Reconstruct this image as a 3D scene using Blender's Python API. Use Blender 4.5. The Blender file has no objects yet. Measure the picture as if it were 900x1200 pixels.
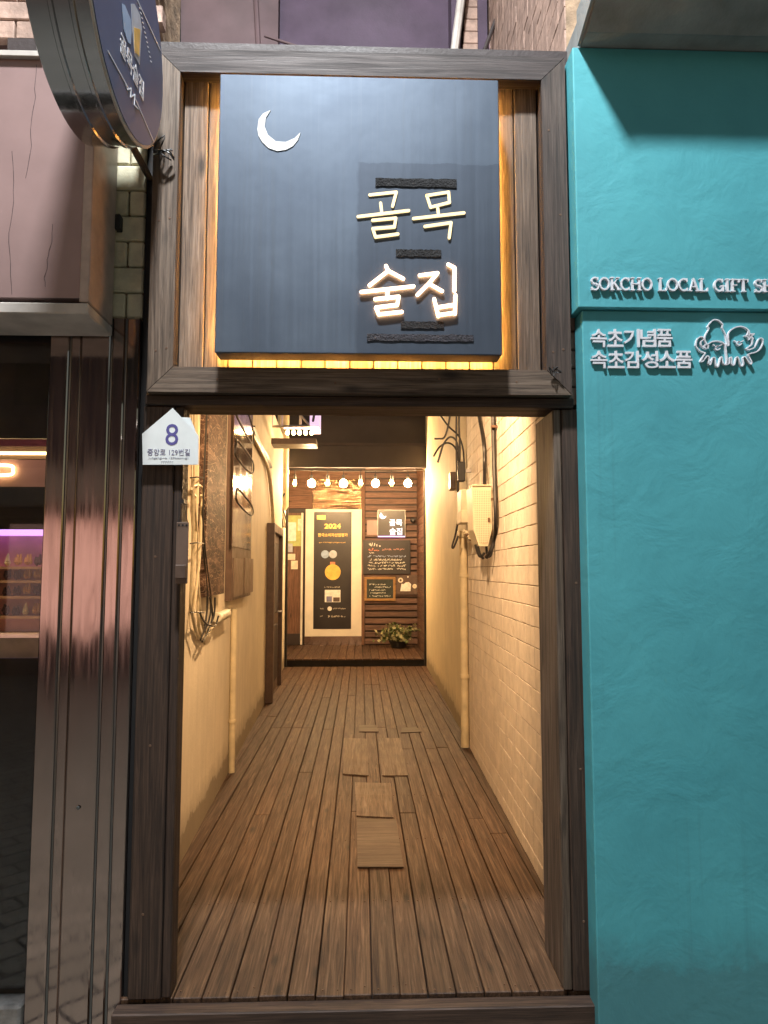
import bpy, bmesh, math, random
from mathutils import Vector, Matrix
R = math.radians
random.seed(7)
sc = bpy.context.scene

# ------------------------------------------------------------------ camera
F, PITCH, YAW, CAM = 827.0, R(4.7), R(1.87), (0.0, -2.71, 1.55)
cd = bpy.data.cameras.new('camera')
cam = bpy.data.objects.new('camera', cd)
sc.collection.objects.link(cam)
cam.location = CAM
cam.rotation_euler = (R(90) + PITCH, 0, -YAW)
cd.sensor_fit = 'VERTICAL'; cd.sensor_height = 36; cd.lens = F / 1200 * 36
cd.clip_start = 0.05; cd.clip_end = 500
sc.camera = cam

# ------------------------------------------------------------------ world, moonlight, exposure
w = bpy.data.worlds.new('World'); sc.world = w; w.use_nodes = True
wn = w.node_tree.nodes; wn.clear()
sky = wn.new('ShaderNodeTexSky'); sky.sky_type = 'NISHITA'; sky.sun_disc = False
sky.sun_elevation = R(3.0); sky.sun_rotation = R(200)
bg = wn.new('ShaderNodeBackground'); bg.inputs['Strength'].default_value = 0.11
wo = wn.new('ShaderNodeOutputWorld')
w.node_tree.links.new(sky.outputs[0], bg.inputs[0]); w.node_tree.links.new(bg.outputs[0], wo.inputs[0])
sd = bpy.data.lights.new('sun', 'SUN'); sd.energy = 0.03; sd.angle = R(12); sd.color = (1, .8, .75)
so = bpy.data.objects.new('sun', sd); sc.collection.objects.link(so); so.rotation_euler = (R(60), 0, R(-20)); so.location = (0, -6, 9)
sc.view_settings.view_transform = 'Standard'; sc.view_settings.look = 'None'
sc.view_settings.exposure = 1.0; sc.view_settings.gamma = 1.0
sc.cycles.use_denoising = True; sc.cycles.max_bounces = 8; sc.cycles.sample_clamp_indirect = 6

# ------------------------------------------------------------------ helpers: survey points
def ray(px, py):
    a = (px - 450) / F; b = (600 - py) / F
    d = (a, math.cos(PITCH) - b * math.sin(PITCH), math.sin(PITCH) + b * math.cos(PITCH))
    c, s = math.cos(YAW), math.sin(YAW)
    return (d[0] * c + d[1] * s, -d[0] * s + d[1] * c, d[2])
def P(px, py, x=None, y=None, z=None):
    r = ray(px, py)
    t = (y - CAM[1]) / r[1] if y is not None else (x - CAM[0]) / r[0] if x is not None else (z - CAM[2]) / r[2]
    return Vector((CAM[0] + t * r[0], CAM[1] + t * r[1], CAM[2] + t * r[2]))
LW = (-.91, -.036)      # left wall  x = a + b*y
RW = (.895, .019)       # right wall
def W(px, py, wall, off=0.0):
    a, b = wall; a += off
    r = ray(px, py)
    t = (a + b * CAM[1] - CAM[0]) / (r[0] - b * r[1])
    return Vector((CAM[0] + t * r[0], CAM[1] + t * r[1], CAM[2] + t * r[2]))
def lx(y, off=0): return LW[0] + LW[1] * y + off
def rx(y, off=0): return RW[0] + RW[1] * y + off

# ------------------------------------------------------------------ helpers: mesh
class MB:
    def __init__(s): s.v = []; s.f = []
    def add(s, vs, fs):
        n = len(s.v); s.v += [tuple(v) for v in vs]; s.f += [tuple(i + n for i in f) for f in fs]; return s
    def box(s, x0, x1, y0, y1, z0, z1, bev=0.0, mat=None):
        if bev > 0:
            bm = bmesh.new(); bmesh.ops.create_cube(bm, size=1)
            for v in bm.verts:
                v.co = Vector(((x0 + x1) / 2 + v.co.x * (x1 - x0), (y0 + y1) / 2 + v.co.y * (y1 - y0), (z0 + z1) / 2 + v.co.z * (z1 - z0)))
            bmesh.ops.bevel(bm, geom=bm.edges[:], offset=bev, segments=1, affect='EDGES')
            bm.verts.ensure_lookup_table(); bm.verts.index_update()
            vs = [v.co.copy() for v in bm.verts]; fs = [[v.index for v in f.verts] for f in bm.faces]; bm.free()
        else:
            vs = [Vector((x, y, z)) for z in (z0, z1) for y in (y0, y1) for x in (x0, x1)]
            fs = [(0, 2, 3, 1), (4, 5, 7, 6), (0, 1, 5, 4), (2, 6, 7, 3), (0, 4, 6, 2), (1, 3, 7, 5)]
        if mat is not None: vs = [mat @ v for v in vs]
        return s.add(vs, fs)
    def prism(s, poly, ext):
        # poly: list of 3D points (planar), ext: extrusion vector
        ext = Vector(ext); n = len(poly); poly = [Vector(p) for p in poly]
        vs = poly + [p + ext for p in poly]
        fs = [tuple(range(n))[::-1], tuple(range(n, 2 * n))] + [(i, (i + 1) % n, n + (i + 1) % n, n + i) for i in range(n)]
        return s.add(vs, fs)
    def tube(s, pts, r, n=8, caps=True):
        pts = [Vector(p) for p in pts]; m = len(pts); rr = r if isinstance(r, (list, tuple)) else [r] * m
        vs = []; up = None
        for i, p in enumerate(pts):
            t = (pts[min(i + 1, m - 1)] - pts[max(i - 1, 0)])
            t = t.normalized() if t.length > 1e-9 else Vector((0, 0, 1))
            if up is None: up = Vector((0, 0, 1)) if abs(t.z) < .9 else Vector((0, 1, 0))
            a = t.cross(up)
            if a.length < 1e-5: a = t.cross(Vector((1, 0.2, 0)))
            a.normalize(); b = a.cross(t).normalized(); up = b
            for k in range(n):
                q = 2 * math.pi * k / n
                vs.append(p + (a * math.cos(q) + b * math.sin(q)) * rr[i])
        fs = [(i * n + k, i * n + (k + 1) % n, (i + 1) * n + (k + 1) % n, (i + 1) * n + k) for i in range(m - 1) for k in range(n)]
        if caps: fs += [tuple(range(n))[::-1], tuple((m - 1) * n + k for k in range(n))]
        return s.add(vs, fs)
    def lathe(s, prof, c, axis='z', n=20):
        c = Vector(c); vs = []; m = len(prof)
        for (r, h) in prof:
            for k in range(n):
                q = 2 * math.pi * k / n; a, b = r * math.cos(q), r * math.sin(q)
                vs.append(c + (Vector((a, b, h)) if axis == 'z' else Vector((h, a, b)) if axis == 'x' else Vector((a, h, b))))
        fs = [(i * n + k, i * n + (k + 1) % n, (i + 1) * n + (k + 1) % n, (i + 1) * n + k) for i in range(m - 1) for k in range(n)]
        fs += [tuple(range(n))[::-1], tuple((m - 1) * n + k for k in range(n))]
        return s.add(vs, fs)
    def stroke(s, pts, width, depth, frame, jitter=0.0):
        """flat raised pen stroke; frame = (origin, u, v, n), pts in (u, v)"""
        o, u, v, nn = frame
        for i in range(len(pts) - 1):
            a, b = Vector(pts[i]), Vector(pts[i + 1]); d = b - a
            if d.length < 1e-6: continue
            ang = math.atan2(d.y, d.x); poly = []
            for (c, s0) in ((b, -90), (a, 90)):
                for k in range(7):
                    q = ang + R(s0 + 30 * k); poly.append(c + Vector((math.cos(q), math.sin(q))) * width / 2)
            jit = (i % 3) * 0.0004 + jitter
            s.prism([o + u * p.x + v * p.y for p in poly], nn * (depth + jit))
        return s
    def merge(s, me, M):
        n = len(s.v); s.v += [tuple(M @ v.co) for v in me.vertices]; s.f += [tuple(i + n for i in p.vertices) for p in me.polygons]; return s
    def build(s, name, mat, parent=None, smooth=False, recenter=True, label=None, kind=None):
        me = bpy.data.meshes.new(name)
        c = Vector((0, 0, 0))
        if recenter and s.v:
            lo = [min(v[i] for v in s.v) for i in range(3)]; hi = [max(v[i] for v in s.v) for i in range(3)]
            c = Vector([(lo[i] + hi[i]) / 2 for i in range(3)])
            if parent is None: c.z = lo[2]
        me.from_pydata([tuple(Vector(v) - c) for v in s.v], [], s.f); me.validate()
        bm = bmesh.new(); bm.from_mesh(me); bmesh.ops.recalc_face_normals(bm, faces=bm.faces[:]); bm.to_mesh(me); bm.free()
        if smooth:
            for p in me.polygons: p.use_smooth = True
            try: me.set_sharp_from_angle(angle=R(40))
            except Exception: pass
        me.materials.append(M[mat] if isinstance(mat, str) else mat)
        return link(name, me, c, parent, label, kind)
def wpos(o):
    p = Vector(o.location)
    while o.parent: o = o.parent; p += Vector(o.location)
    return p
def link(name, me, loc, parent=None, label=None, kind=None, rotz=0):
    o = bpy.data.objects.new(name, me); sc.collection.objects.link(o)
    o.location = Vector(loc) - (wpos(parent) if parent else Vector((0, 0, 0)))
    o.rotation_euler.z = rotz
    if parent: o.parent = parent
    if label: o['label'] = label
    if kind: o['kind'] = kind
    return o
def tag(o, label, cat, group=None):
    o['label'] = label; o['category'] = cat
    if group: o['group'] = group
    return o
def thing(name, label, cat, loc, group=None):
    o = bpy.data.objects.new(name, None); sc.collection.objects.link(o); o.location = loc; o.empty_display_size = .1
    return tag(o, label, cat, group)
def spline(pts, k=6):
    pts = [Vector(p) for p in pts]; out = []
    for i in range(len(pts) - 1):
        p0, p1, p2, p3 = pts[max(i - 1, 0)], pts[i], pts[i + 1], pts[min(i + 2, len(pts) - 1)]
        for j in range(k):
            t = j / k
            out.append(.5 * ((2 * p1) + (p2 - p0) * t + (2 * p0 - 5 * p1 + 4 * p2 - p3) * t * t + (3 * p1 - p0 - 3 * p2 + p3) * t ** 3))
    out.append(pts[-1]); return out
def text_into(mb, s, frame, box, depth, bold=0.0):
    """set s so that it fills box=(u0,u1,v0,v1) in frame"""
    o, u, v, nn = frame
    cu = bpy.data.curves.new('t', 'FONT'); cu.body = s; cu.size = 1; cu.offset = bold; cu.resolution_u = 3
    ob = bpy.data.objects.new('t', cu); sc.collection.objects.link(ob)
    dg = bpy.context.evaluated_depsgraph_get(); dg.update()
    me = bpy.data.meshes.new_from_object(ob.evaluated_get(dg))
    bpy.data.objects.remove(ob); bpy.data.curves.remove(cu)
    if not me.vertices: return mb
    bm = bmesh.new(); bm.from_mesh(me)
    if depth > 0:
        r = bmesh.ops.extrude_face_region(bm, geom=bm.faces[:])
        for e in r['geom']:
            if isinstance(e, bmesh.types.BMVert): e.co.z = 1
    bm.to_mesh(me); bm.free()
    xs = [q.co.x for q in me.vertices]; ys = [q.co.y for q in me.vertices]
    x0, x1, y0, y1 = min(xs), max(xs), min(ys), max(ys)
    su = (box[1] - box[0]) / max(x1 - x0, 1e-6); sv = (box[3] - box[2]) / max(y1 - y0, 1e-6)
    for q in me.vertices:
        q.co = o + u * (box[0] + (q.co.x - x0) * su) + v * (box[2] + (q.co.y - y0) * sv) + nn * (q.co.z * depth)
    mb.merge(me, Matrix.Identity(4)); bpy.data.meshes.remove(me); return mb
X, Y, Z = Vector((1, 0, 0)), Vector((0, 1, 0)), Vector((0, 0, 1))
def front(y): return (Vector((0, y, 0)), X, Z, -Y)      # faces the street
def pts_front(zp, ox, oy, k, y):
    out = []
    for a, b in zp:
        p = P(ox + a / k, oy + b / k, y=y); out.append((p.x, p.z))
    return out
def uvbox(px0, py0, px1, py1, y):
    a, b = P(px0, py1, y=y), P(px1, py0, y=y); return (a.x, b.x, a.z, b.z)

# ------------------------------------------------------------------ materials
M = {}
class NT:
    def __init__(s, name):
        s.m = bpy.data.materials.new(name); s.m.use_nodes = True; s.t = s.m.node_tree; s.t.nodes.clear()
        s.o = s.n('ShaderNodeOutputMaterial'); s.b = s.n('ShaderNodeBsdfPrincipled'); s.l(s.b.outputs[0], s.o.inputs[0]); M[name] = s.m
    def n(s, t, **k):
        nd = s.t.nodes.new(t)
        for a, b in k.items(): setattr(nd, a, b)
        return nd
    def l(s, a, b): s.t.links.new(a, b)
    def set(s, **k):
        for a, b in k.items():
            i = s.b.inputs[a.replace('_', ' ')]
            i.default_value = (*b, 1) if isinstance(b, tuple) and len(b) == 3 else b
    def coords(s, scale, rnd=True):
        tc = s.n('ShaderNodeTexCoord'); mp = s.n('ShaderNodeMapping'); mp.inputs['Scale'].default_value = scale
        if rnd:
            oi = s.n('ShaderNodeObjectInfo'); mu = s.n('ShaderNodeVectorMath', operation='MULTIPLY_ADD')
            cb = s.n('ShaderNodeCombineXYZ'); s.l(oi.outputs['Random'], cb.inputs[0]); s.l(oi.outputs['Random'], cb.inputs[1]); s.l(oi.outputs['Random'], cb.inputs[2])
            s.l(cb.outputs[0], mu.inputs[0]); mu.inputs[1].default_value = (37.1, 53.7, 71.3); s.l(tc.outputs['Object'], mu.inputs[2]); s.l(mu.outputs[0], mp.inputs[0])
            s.oi = oi
        else: s.l(tc.outputs['Object'], mp.inputs[0])
        return mp.outputs[0]
    def noise(s, vec, scale, detail=4, rough=.55, dist=0.0):
        nd = s.n('ShaderNodeTexNoise'); nd.inputs['Scale'].default_value = scale; nd.inputs['Detail'].default_value = detail
        nd.inputs['Roughness'].default_value = rough; nd.inputs['Distortion'].default_value = dist; s.l(vec, nd.inputs['Vector']); return nd.outputs[0]
    def ramp(s, fac, stops):
        r = s.n('ShaderNodeValToRGB'); e = r.color_ramp.elements
        while len(e) < len(stops): e.new(.5)
        for el, (p, c) in zip(e, stops): el.position = p; el.color = (*c, 1) if not isinstance(c, float) else (c, c, c, 1)
        s.l(fac, r.inputs[0]); return r.outputs[0]
    def mix(s, a, b, fac, mode='MIX'):
        m = s.n('ShaderNodeMix', data_type='RGBA', blend_type=mode)
        for sock, v in ((m.inputs[6], a), (m.inputs[7], b), (m.inputs[0], fac)):
            if hasattr(v, 'type') and hasattr(v, 'links'): s.l(v, sock)
            else: sock.default_value = (*v, 1) if isinstance(v, tuple) else v
        return m.outputs[2]
    def bump(s, h, strength, dist=.01):
        b = s.n('ShaderNodeBump'); b.inputs['Strength'].default_value = strength; b.inputs['Distance'].default_value = dist
        s.l(h, b.inputs['Height']); s.l(b.outputs[0], s.b.inputs['Normal'])
def wood(name, axis, dark, mid, light, rough=.62, var=.35, bump=.35, knots=True):
    t = NT(name); sc3 = [30, 30, 30]; sc3[axis] = 1.0
    v = t.coords(tuple(sc3))
    g = t.noise(v, 2.4, 7, .62, .9)
    fine = t.noise(t.coords(tuple(130 if i != axis else 4.0 for i in range(3))), 1.6, 5, .75)
    col = t.ramp(g, [(.28, dark), (.5, mid), (.72, light)])
    fr = t.ramp(fine, [(.33, .4), (.52, .95), (.68, 1.2)])
    col = t.mix(col, fr, .8, 'MULTIPLY')
    if knots:
        ks = [8, 8, 8]; ks[axis] = 2.6
        vo = t.n('ShaderNodeTexVoronoi'); vo.inputs['Scale'].default_value = 1.0; t.l(t.coords(tuple(ks)), vo.inputs['Vector'])
        kk = t.ramp(vo.outputs['Distance'], [(.05, .9), (.10, .5), (.17, 0.0)])
        col = t.mix(col, tuple(c * .35 for c in dark), kk)
    blot = t.noise(t.coords((3, 3, 3)), 1.3, 4)
    col = t.mix(col, t.ramp(blot, [(.3, .7), (.7, 1.1)]), .6, 'MULTIPLY')
    hsv = t.n('ShaderNodeHueSaturation'); t.l(col, hsv.inputs['Color'])
    mr = t.n('ShaderNodeMapRange'); t.l(t.oi.outputs['Random'], mr.inputs[0]); mr.inputs[3].default_value = 1 - var; mr.inputs[4].default_value = 1 + var; t.l(mr.outputs[0], hsv.inputs['Value'])
    t.l(hsv.outputs[0], t.b.inputs['Base Color'])
    t.l(t.ramp(g, [(.3, rough + .15), (.7, rough - .08)]), t.b.inputs['Roughness'])
    t.bump(fine, bump, .004)
for ax, nm in enumerate('xyz'):
    wood('wood_weathered_' + nm, ax, (.045, .027, .017), (.165, .113, .077), (.30, .225, .168))
    wood('wood_dark_' + nm, ax, (.013, .0065, .004), (.044, .024, .015), (.088, .052, .036))
    wood('wood_red_' + nm, ax, (.07, .032, .018), (.16, .075, .042), (.24, .125, .075), var=.25)
wood('wood_shaded_x', 0, (.015, .009, .008), (.04, .026, .023), (.072, .05, .045))  # same gate timber, shade on the top beam put into the colour
wood('wood_shaded_z', 2, (.018, .011, .008), (.055, .035, .026), (.105, .073, .057))  # same timber again, darkened for shade on the right side member
wood('deck_wood', 1, (.024, .010, .004), (.075, .035, .0155), (.155, .085, .045), rough=.58, var=.24, bump=.45)
wood('ply_x', 0, (.10, .068, .05), (.125, .088, .066), (.15, .108, .083), var=.1, bump=.12, knots=False)
wood('ply_y', 1, (.10, .066, .044), (.155, .106, .072), (.23, .165, .118), var=.12, bump=.2, knots=False)
wood('slat_wood', 0, (.07, .036, .026), (.14, .076, .054), (.21, .12, .085), var=.2, knots=False)
def plain(name, col, rough=.6, metal=0.0, noise=.12, nscale=14, bump=0.0, bscale=60, spec=.5, coat=0.0):
    t = NT(name); v = t.coords((1, 1, 1))
    n = t.noise(v, nscale, 5)
    c = t.mix(tuple(max(0, x * (1 - noise * 2)) for x in col), tuple(min(1, x * (1 + noise)) for x in col), t.ramp(n, [(.3, 0.0), (.7, 1.0)]))
    t.l(c, t.b.inputs['Base Color']); t.set(Metallic=metal, Specular_IOR_Level=spec, Coat_Weight=coat)
    t.l(t.ramp(t.noise(v, nscale * .6, 4), [(.3, max(0.02, rough - .08)), (.7, min(1, rough + .08))]), t.b.inputs['Roughness'])
    if bump: t.bump(t.noise(v, bscale, 6), bump, .01)
    return t
def emit(name, col, strength, base=(.8, .8, .8)):
    t = NT(name); t.set(Base_Color=base, Emission_Color=col, Emission_Strength=strength, Roughness=.4)
# painted plaster of the alley: cream, dirt splashed along the foot and streaks down the face
def plaster(name, col, foot=.35, streak=.1):
    t = NT(name); v = t.coords((1, 1, 1), False)
    n = t.noise(v, 2.2, 6, .6); st = t.noise(t.coords((9, 9, .7), False), 1.6, 5, .6)
    c = t.mix(tuple(x * .86 for x in col), col, t.ramp(n, [(.35, 0.0), (.65, 1.0)]))
    c = t.mix(c, t.ramp(st, [(.3, 1 - streak), (.6, 1.0)]), 1.0, 'MULTIPLY')
    geo = t.n('ShaderNodeNewGeometry'); sp = t.n('ShaderNodeSeparateXYZ'); t.l(geo.outputs['Position'], sp.inputs[0])
    ad = t.n('ShaderNodeMath', operation='MULTIPLY_ADD'); t.l(t.noise(v, 7, 6, .7), ad.inputs[0]); ad.inputs[1].default_value = -.26; t.l(sp.outputs[2], ad.inputs[2])
    c = t.mix(c, (.12, .085, .045), t.ramp(ad.outputs[0], [(0.0, foot * 2), (.02, foot), (.14, 0.0)]))
    t.l(c, t.b.inputs['Base Color']); t.set(Roughness=.72)
    t.bump(t.noise(v, 38, 7, .65), .25, .01)
plaster('cream_plaster', (.71, .63, .48)); plaster('yellow_plaster', (.71, .60, .38))
plain('cream_paint', (.72, .62, .44), .5, noise=.1, nscale=20, bump=.25, bscale=90)
plain('tile_paint', (.75, .665, .56), .68, noise=.09, nscale=9, bump=.3, bscale=70)
plain('tile_joint', (.36, .25, .16), .9, noise=.3, nscale=12, bump=.4)
plain('tile_tan', (.38, .255, .20), .7, noise=.2, nscale=15, bump=.3)
plain('block_cream', (.66, .62, .44), .6, noise=.12, nscale=16, bump=.3)
plain('pipe_cream', (.66, .56, .36), .42, noise=.12, nscale=9)
def teal():
    t = NT('teal_render'); v = t.coords((1, 1, 1), False)
    n = t.noise(v, 1.6, 5, .6); c = t.mix((.058, .305, .36), (.08, .385, .44), t.ramp(n, [(.3, 0.0), (.7, 1.0)]))
    sc_ = t.noise(t.coords((1.5, 1, 5), False), 5, 7, .75, 1.2)
    c = t.mix(c, (.045, .25, .29), t.ramp(sc_, [(.66, 0.0), (.74, .45)]))
    geo = t.n('ShaderNodeNewGeometry'); sp = t.n('ShaderNodeSeparateXYZ'); t.l(geo.outputs['Position'], sp.inputs[0])
    ad2 = t.n('ShaderNodeMath', operation='MULTIPLY_ADD'); t.l(t.noise(v, 6, 7, .75), ad2.inputs[0]); ad2.inputs[1].default_value = -.28; t.l(sp.outputs[2], ad2.inputs[2])
    c = t.mix(c, (.06, .13, .14), t.ramp(ad2.outputs[0], [(0.0, .5), (.03, .28), (.12, 0.0)]))
    drip = t.noise(t.coords((26, 26, .5), False), 1.0, 5, .6); c = t.mix(c, (.05, .21, .24), t.ramp(drip, [(.6, 0.0), (.78, .35)]))
    scr = t.noise(t.coords((2, 2, 9), False), 4, 2, .5, 2.5); c = t.mix(c, (.13, .46, .5), t.ramp(scr, [(.495, 0.0), (.5, .22), (.505, 0.0)]))
    t.l(c, t.b.inputs['Base Color']); t.set(Roughness=.62)
    b1 = t.noise(v, 5.0, 4, .6, .4); b2 = t.noise(v, 90, 6, .7)
    ad = t.n('ShaderNodeMath', operation='MULTIPLY_ADD'); t.l(b2, ad.inputs[0]); ad.inputs[1].default_value = .06; t.l(b1, ad.inputs[2])
    t.bump(ad.outputs[0], .2, .03)
teal()
def signboard():
    t = NT('sign_navy'); v = t.coords((1, 1, 1), False)
    st = t.noise(t.coords((42, 42, .5), False), 2.0, 5, .6); n = t.noise(v, 3.0, 6, .6)
    c = t.mix((.078, .10, .135), (.11, .138, .178), t.ramp(n, [(.3, 0.0), (.7, 1.0)]))
    c = t.mix(c, (.115, .138, .17), t.ramp(st, [(.56, 0.0), (.72, .5)]))
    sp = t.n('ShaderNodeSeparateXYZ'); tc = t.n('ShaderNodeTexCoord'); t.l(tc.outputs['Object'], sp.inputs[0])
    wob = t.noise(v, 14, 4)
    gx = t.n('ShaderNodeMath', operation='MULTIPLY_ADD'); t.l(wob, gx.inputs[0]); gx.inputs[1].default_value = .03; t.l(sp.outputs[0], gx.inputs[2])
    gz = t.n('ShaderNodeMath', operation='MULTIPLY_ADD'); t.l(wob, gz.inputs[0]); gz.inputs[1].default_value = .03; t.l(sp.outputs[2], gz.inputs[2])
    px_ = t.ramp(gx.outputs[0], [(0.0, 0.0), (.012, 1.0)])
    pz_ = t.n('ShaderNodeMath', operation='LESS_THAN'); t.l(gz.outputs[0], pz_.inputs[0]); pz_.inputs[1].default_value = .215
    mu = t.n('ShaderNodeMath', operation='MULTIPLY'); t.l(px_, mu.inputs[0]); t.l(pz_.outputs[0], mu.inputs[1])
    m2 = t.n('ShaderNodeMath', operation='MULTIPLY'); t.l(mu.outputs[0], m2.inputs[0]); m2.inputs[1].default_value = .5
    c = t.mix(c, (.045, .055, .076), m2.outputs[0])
    t.l(c, t.b.inputs['Base Color']); t.set(Specular_IOR_Level=.6, Metallic=.72)
    t.l(t.ramp(st, [(.3, .56), (.7, .46)]), t.b.inputs['Roughness'])
    t.bump(t.noise(v, 5, 3), .08, .02)
signboard()
def steel(name, col, rough, wav=.12, scale=(5, 5, 1.2)):
    t = NT(name); v = t.coords((1, 1, 1)); t.set(Metallic=1.0)
    n = t.noise(v, 6, 6, .6); t.l(t.mix(tuple(c * .8 for c in col), col, n), t.b.inputs['Base Color'])
    br = t.noise(t.coords((60, 60, 2)), 1.5, 4)
    t.l(t.ramp(br, [(.3, rough), (.7, rough + .1)]), t.b.inputs['Roughness'])
    t.bump(t.noise(t.coords(scale), 1.3, 2, .4), wav, .03)
steel('stainless', (.53, .415, .365), .06, .25); steel('stainless_dark', (.24, .25, .25), .3)  # stainless base tinted coppery to stand in for brown street reflections
steel('chrome_drum', (.55, .55, .57), .1, .1, (3, 3, 3)); steel('brushed_brown', (.34, .22, .14), .12, .5, (1, 1, 70))
steel('grey_metal', (.42, .40, .38), .38, .05)
plain('board_gloss', (.07, .042, .03), .12, noise=.15, nscale=5)
plain('rack_brown', (.15, .10, .075), .4, noise=.12)
plain('black_plastic', (.016, .015, .015), .5, noise=.2); plain('black_gap', (.01, .009, .009), .8)
plain('cable_white', (.52, .44, .29), .45, noise=.12, nscale=30); plain('cable_black', (.018, .016, .015), .45)
plain('box_plastic', (.66, .58, .42), .45, noise=.08)
plain('pink_panel', (.30, .20, .19), .42, noise=.1, nscale=3); plain('pink_frame', (.46, .36, .31), .4, noise=.12); plain('dull_white', (.52, .48, .44), .55, noise=.14, nscale=8)
plain('purple_glow_wall', (.07, .046, .078), .75, noise=.18, nscale=3, bump=.2); plain('pinkish_wall', (.115, .072, .078), .7, noise=.15, nscale=3)  # upper storey: neon glow from elsewhere put into the purple and pink
plain('pink_tile', (.33, .21, .25), .5, noise=.12); plain('concrete', (.27, .28, .27), .85, noise=.16, nscale=6, bump=.3)
plain('white_plate', (.74, .78, .78), .4, noise=.04); plain('ink_violet', (.10, .09, .30), .5); plain('ink_grey', (.16, .16, .28), .5); plain('ink_pale', (.42, .45, .52), .5)
plain('letter_white', (.70, .71, .76), .5, noise=.05); plain('moon_white', (.78, .78, .76), .5, noise=.05)
plain('tape', (.008, .008, .01), .85, noise=.3, nscale=40, bump=.8, bscale=160); plain('tape_grey', (.03, .028, .038), .8, noise=.3, nscale=40, bump=.8, bscale=160)
plain('disc_face', (.07, .09, .17), .45, noise=.1, nscale=2, spec=.4); plain('dark_brown', (.035, .023, .022), .6, noise=.2, nscale=3, bump=.2)
plain('dark_plum', (.014, .010, .012), .6, noise=.2, nscale=3)
plain('door_brown', (.10, .062, .045), .45, noise=.15); plain('door_cream', (.74, .68, .57), .42, noise=.06, nscale=4)
plain('banner_black', (.022, .018, .018), .38, noise=.15, nscale=4); plain('gold', (.78, .48, .10), .35, metal=.3); plain('paper', (.72, .66, .52), .7); plain('paper_white', (.78, .76, .70), .7)
plain('chalkboard', (.022, .03, .025), .6, noise=.2); plain('chalk', (.72, .70, .62), .8); plain('chalk_red', (.66, .22, .12), .8); plain('chalk_blue', (.35, .45, .66), .8); plain('frame_oak', (.30, .16, .05), .45)
plain('rack_pink', (.50, .24, .19), .55); plain('shelf_wood', (.42, .28, .14), .5); plain('trinket_dark', (.05, .02, .018), .5); plain('trinket_gold', (.50, .30, .08), .45)
plain('stone', (.30, .29, .28), .8, noise=.2, nscale=20, bump=.3); plain('rust', (.13, .07, .04), .7)
plain('leaf_green', (.10, .13, .035), .5, noise=.3, nscale=30); plain('leaf_cream', (.52, .50, .28), .5, noise=.2); plain('moss', (.10, .11, .03), .9, noise=.4, nscale=25)
plain('meter_label', (.62, .58, .44), .5); plain('poster_green', (.42, .46, .16), .6); plain('poster_blue', (.30, .40, .58), .6)
def marble():
    t = NT('marble'); v = t.coords((1, .28, 1), False)
    n = t.noise(v, 8, 7, .7, .8); c = t.ramp(n, [(.36, (.014, .009, .008)), (.5, (.05, .029, .021)), (.68, (.17, .108, .078))])
    vo = t.n('ShaderNodeTexVoronoi', feature='DISTANCE_TO_EDGE'); vo.inputs['Scale'].default_value = 9
    wv = t.n('ShaderNodeVectorMath', operation='ADD'); nn = t.n('ShaderNodeTexNoise'); nn.inputs['Scale'].default_value = 6; t.l(v, nn.inputs[0]); t.l(nn.outputs[1], wv.inputs[0]); t.l(v, wv.inputs[1]); t.l(wv.outputs[0], vo.inputs['Vector'])
    c = t.mix(c, (.62, .45, .32), t.ramp(vo.outputs[0], [(0.0, .4), (.03, 0.0)])); t.l(c, t.b.inputs['Base Color']); t.set(Roughness=.62, Specular_IOR_Level=.12)
marble()
def street_mat():
    t = NT('paving'); tc = t.n('ShaderNodeTexCoord'); mp = t.n('ShaderNodeMapping'); t.l(tc.outputs['Object'], mp.inputs[0]); mp.inputs['Rotation'].default_value = (0, 0, R(45))
    b = t.n('ShaderNodeTexBrick'); b.inputs['Scale'].default_value = 1; b.offset = .5
    for k, val in (('Brick Width', .3), ('Row Height', .15), ('Mortar Size', .009)): b.inputs[k].default_value = val
    b.inputs['Color1'].default_value = (.16, .15, .125, 1); b.inputs['Color2'].default_value = (.21, .195, .165, 1); b.inputs['Mortar'].default_value = (.02, .02, .02, 1); t.l(mp.outputs[0], b.inputs['Vector'])
    t.l(b.outputs[0], t.b.inputs['Base Color']); t.set(Roughness=.7); t.bump(t.noise(tc.outputs['Object'], 60, 5), .3)
street_mat()
def mesh_mat():
    t = NT('perforated'); tc = t.n('ShaderNodeTexCoord'); b = t.n('ShaderNodeTexBrick'); b.offset = 0; b.inputs['Scale'].default_value = 1
    mp = t.n('ShaderNodeMapping'); mp.inputs['Rotation'].default_value = (R(90), 0, 0); t.l(tc.outputs['Object'], mp.inputs[0])
    for k, val in (('Brick Width', .0125), ('Row Height', .0125), ('Mortar Size', .0035), ('Mortar Smooth', .3)): b.inputs[k].default_value = val
    b.inputs['Color1'].default_value = b.inputs['Color2'].default_value = (.30, .25, .17, 1); b.inputs['Mortar'].default_value = (.66, .58, .42, 1)
    t.l(mp.outputs[0], b.inputs['Vector']); t.l(b.outputs[0], t.b.inputs['Base Color']); t.set(Roughness=.5)
mesh_mat()
def glass(name, col=(1, 1, 1), rough=.02, alpha=.12):
    t = NT(name); gl = t.n('ShaderNodeBsdfGlossy'); gl.inputs['Roughness'].default_value = rough; tr = t.n('ShaderNodeBsdfTransparent'); tr.inputs[0].default_value = (*col, 1)
    fr = t.n('ShaderNodeFresnel'); fr.inputs[0].default_value = 1.5; mx = t.n('ShaderNodeMixShader'); t.l(fr.outputs[0], mx.inputs[0]); t.l(tr.outputs[0], mx.inputs[1]); t.l(gl.outputs[0], mx.inputs[2]); t.l(mx.outputs[0], t.o.inputs[0])
glass('pane_glass', (.9, .9, .9)); glass('bulb_glass', (1, .85, .6))
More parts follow.
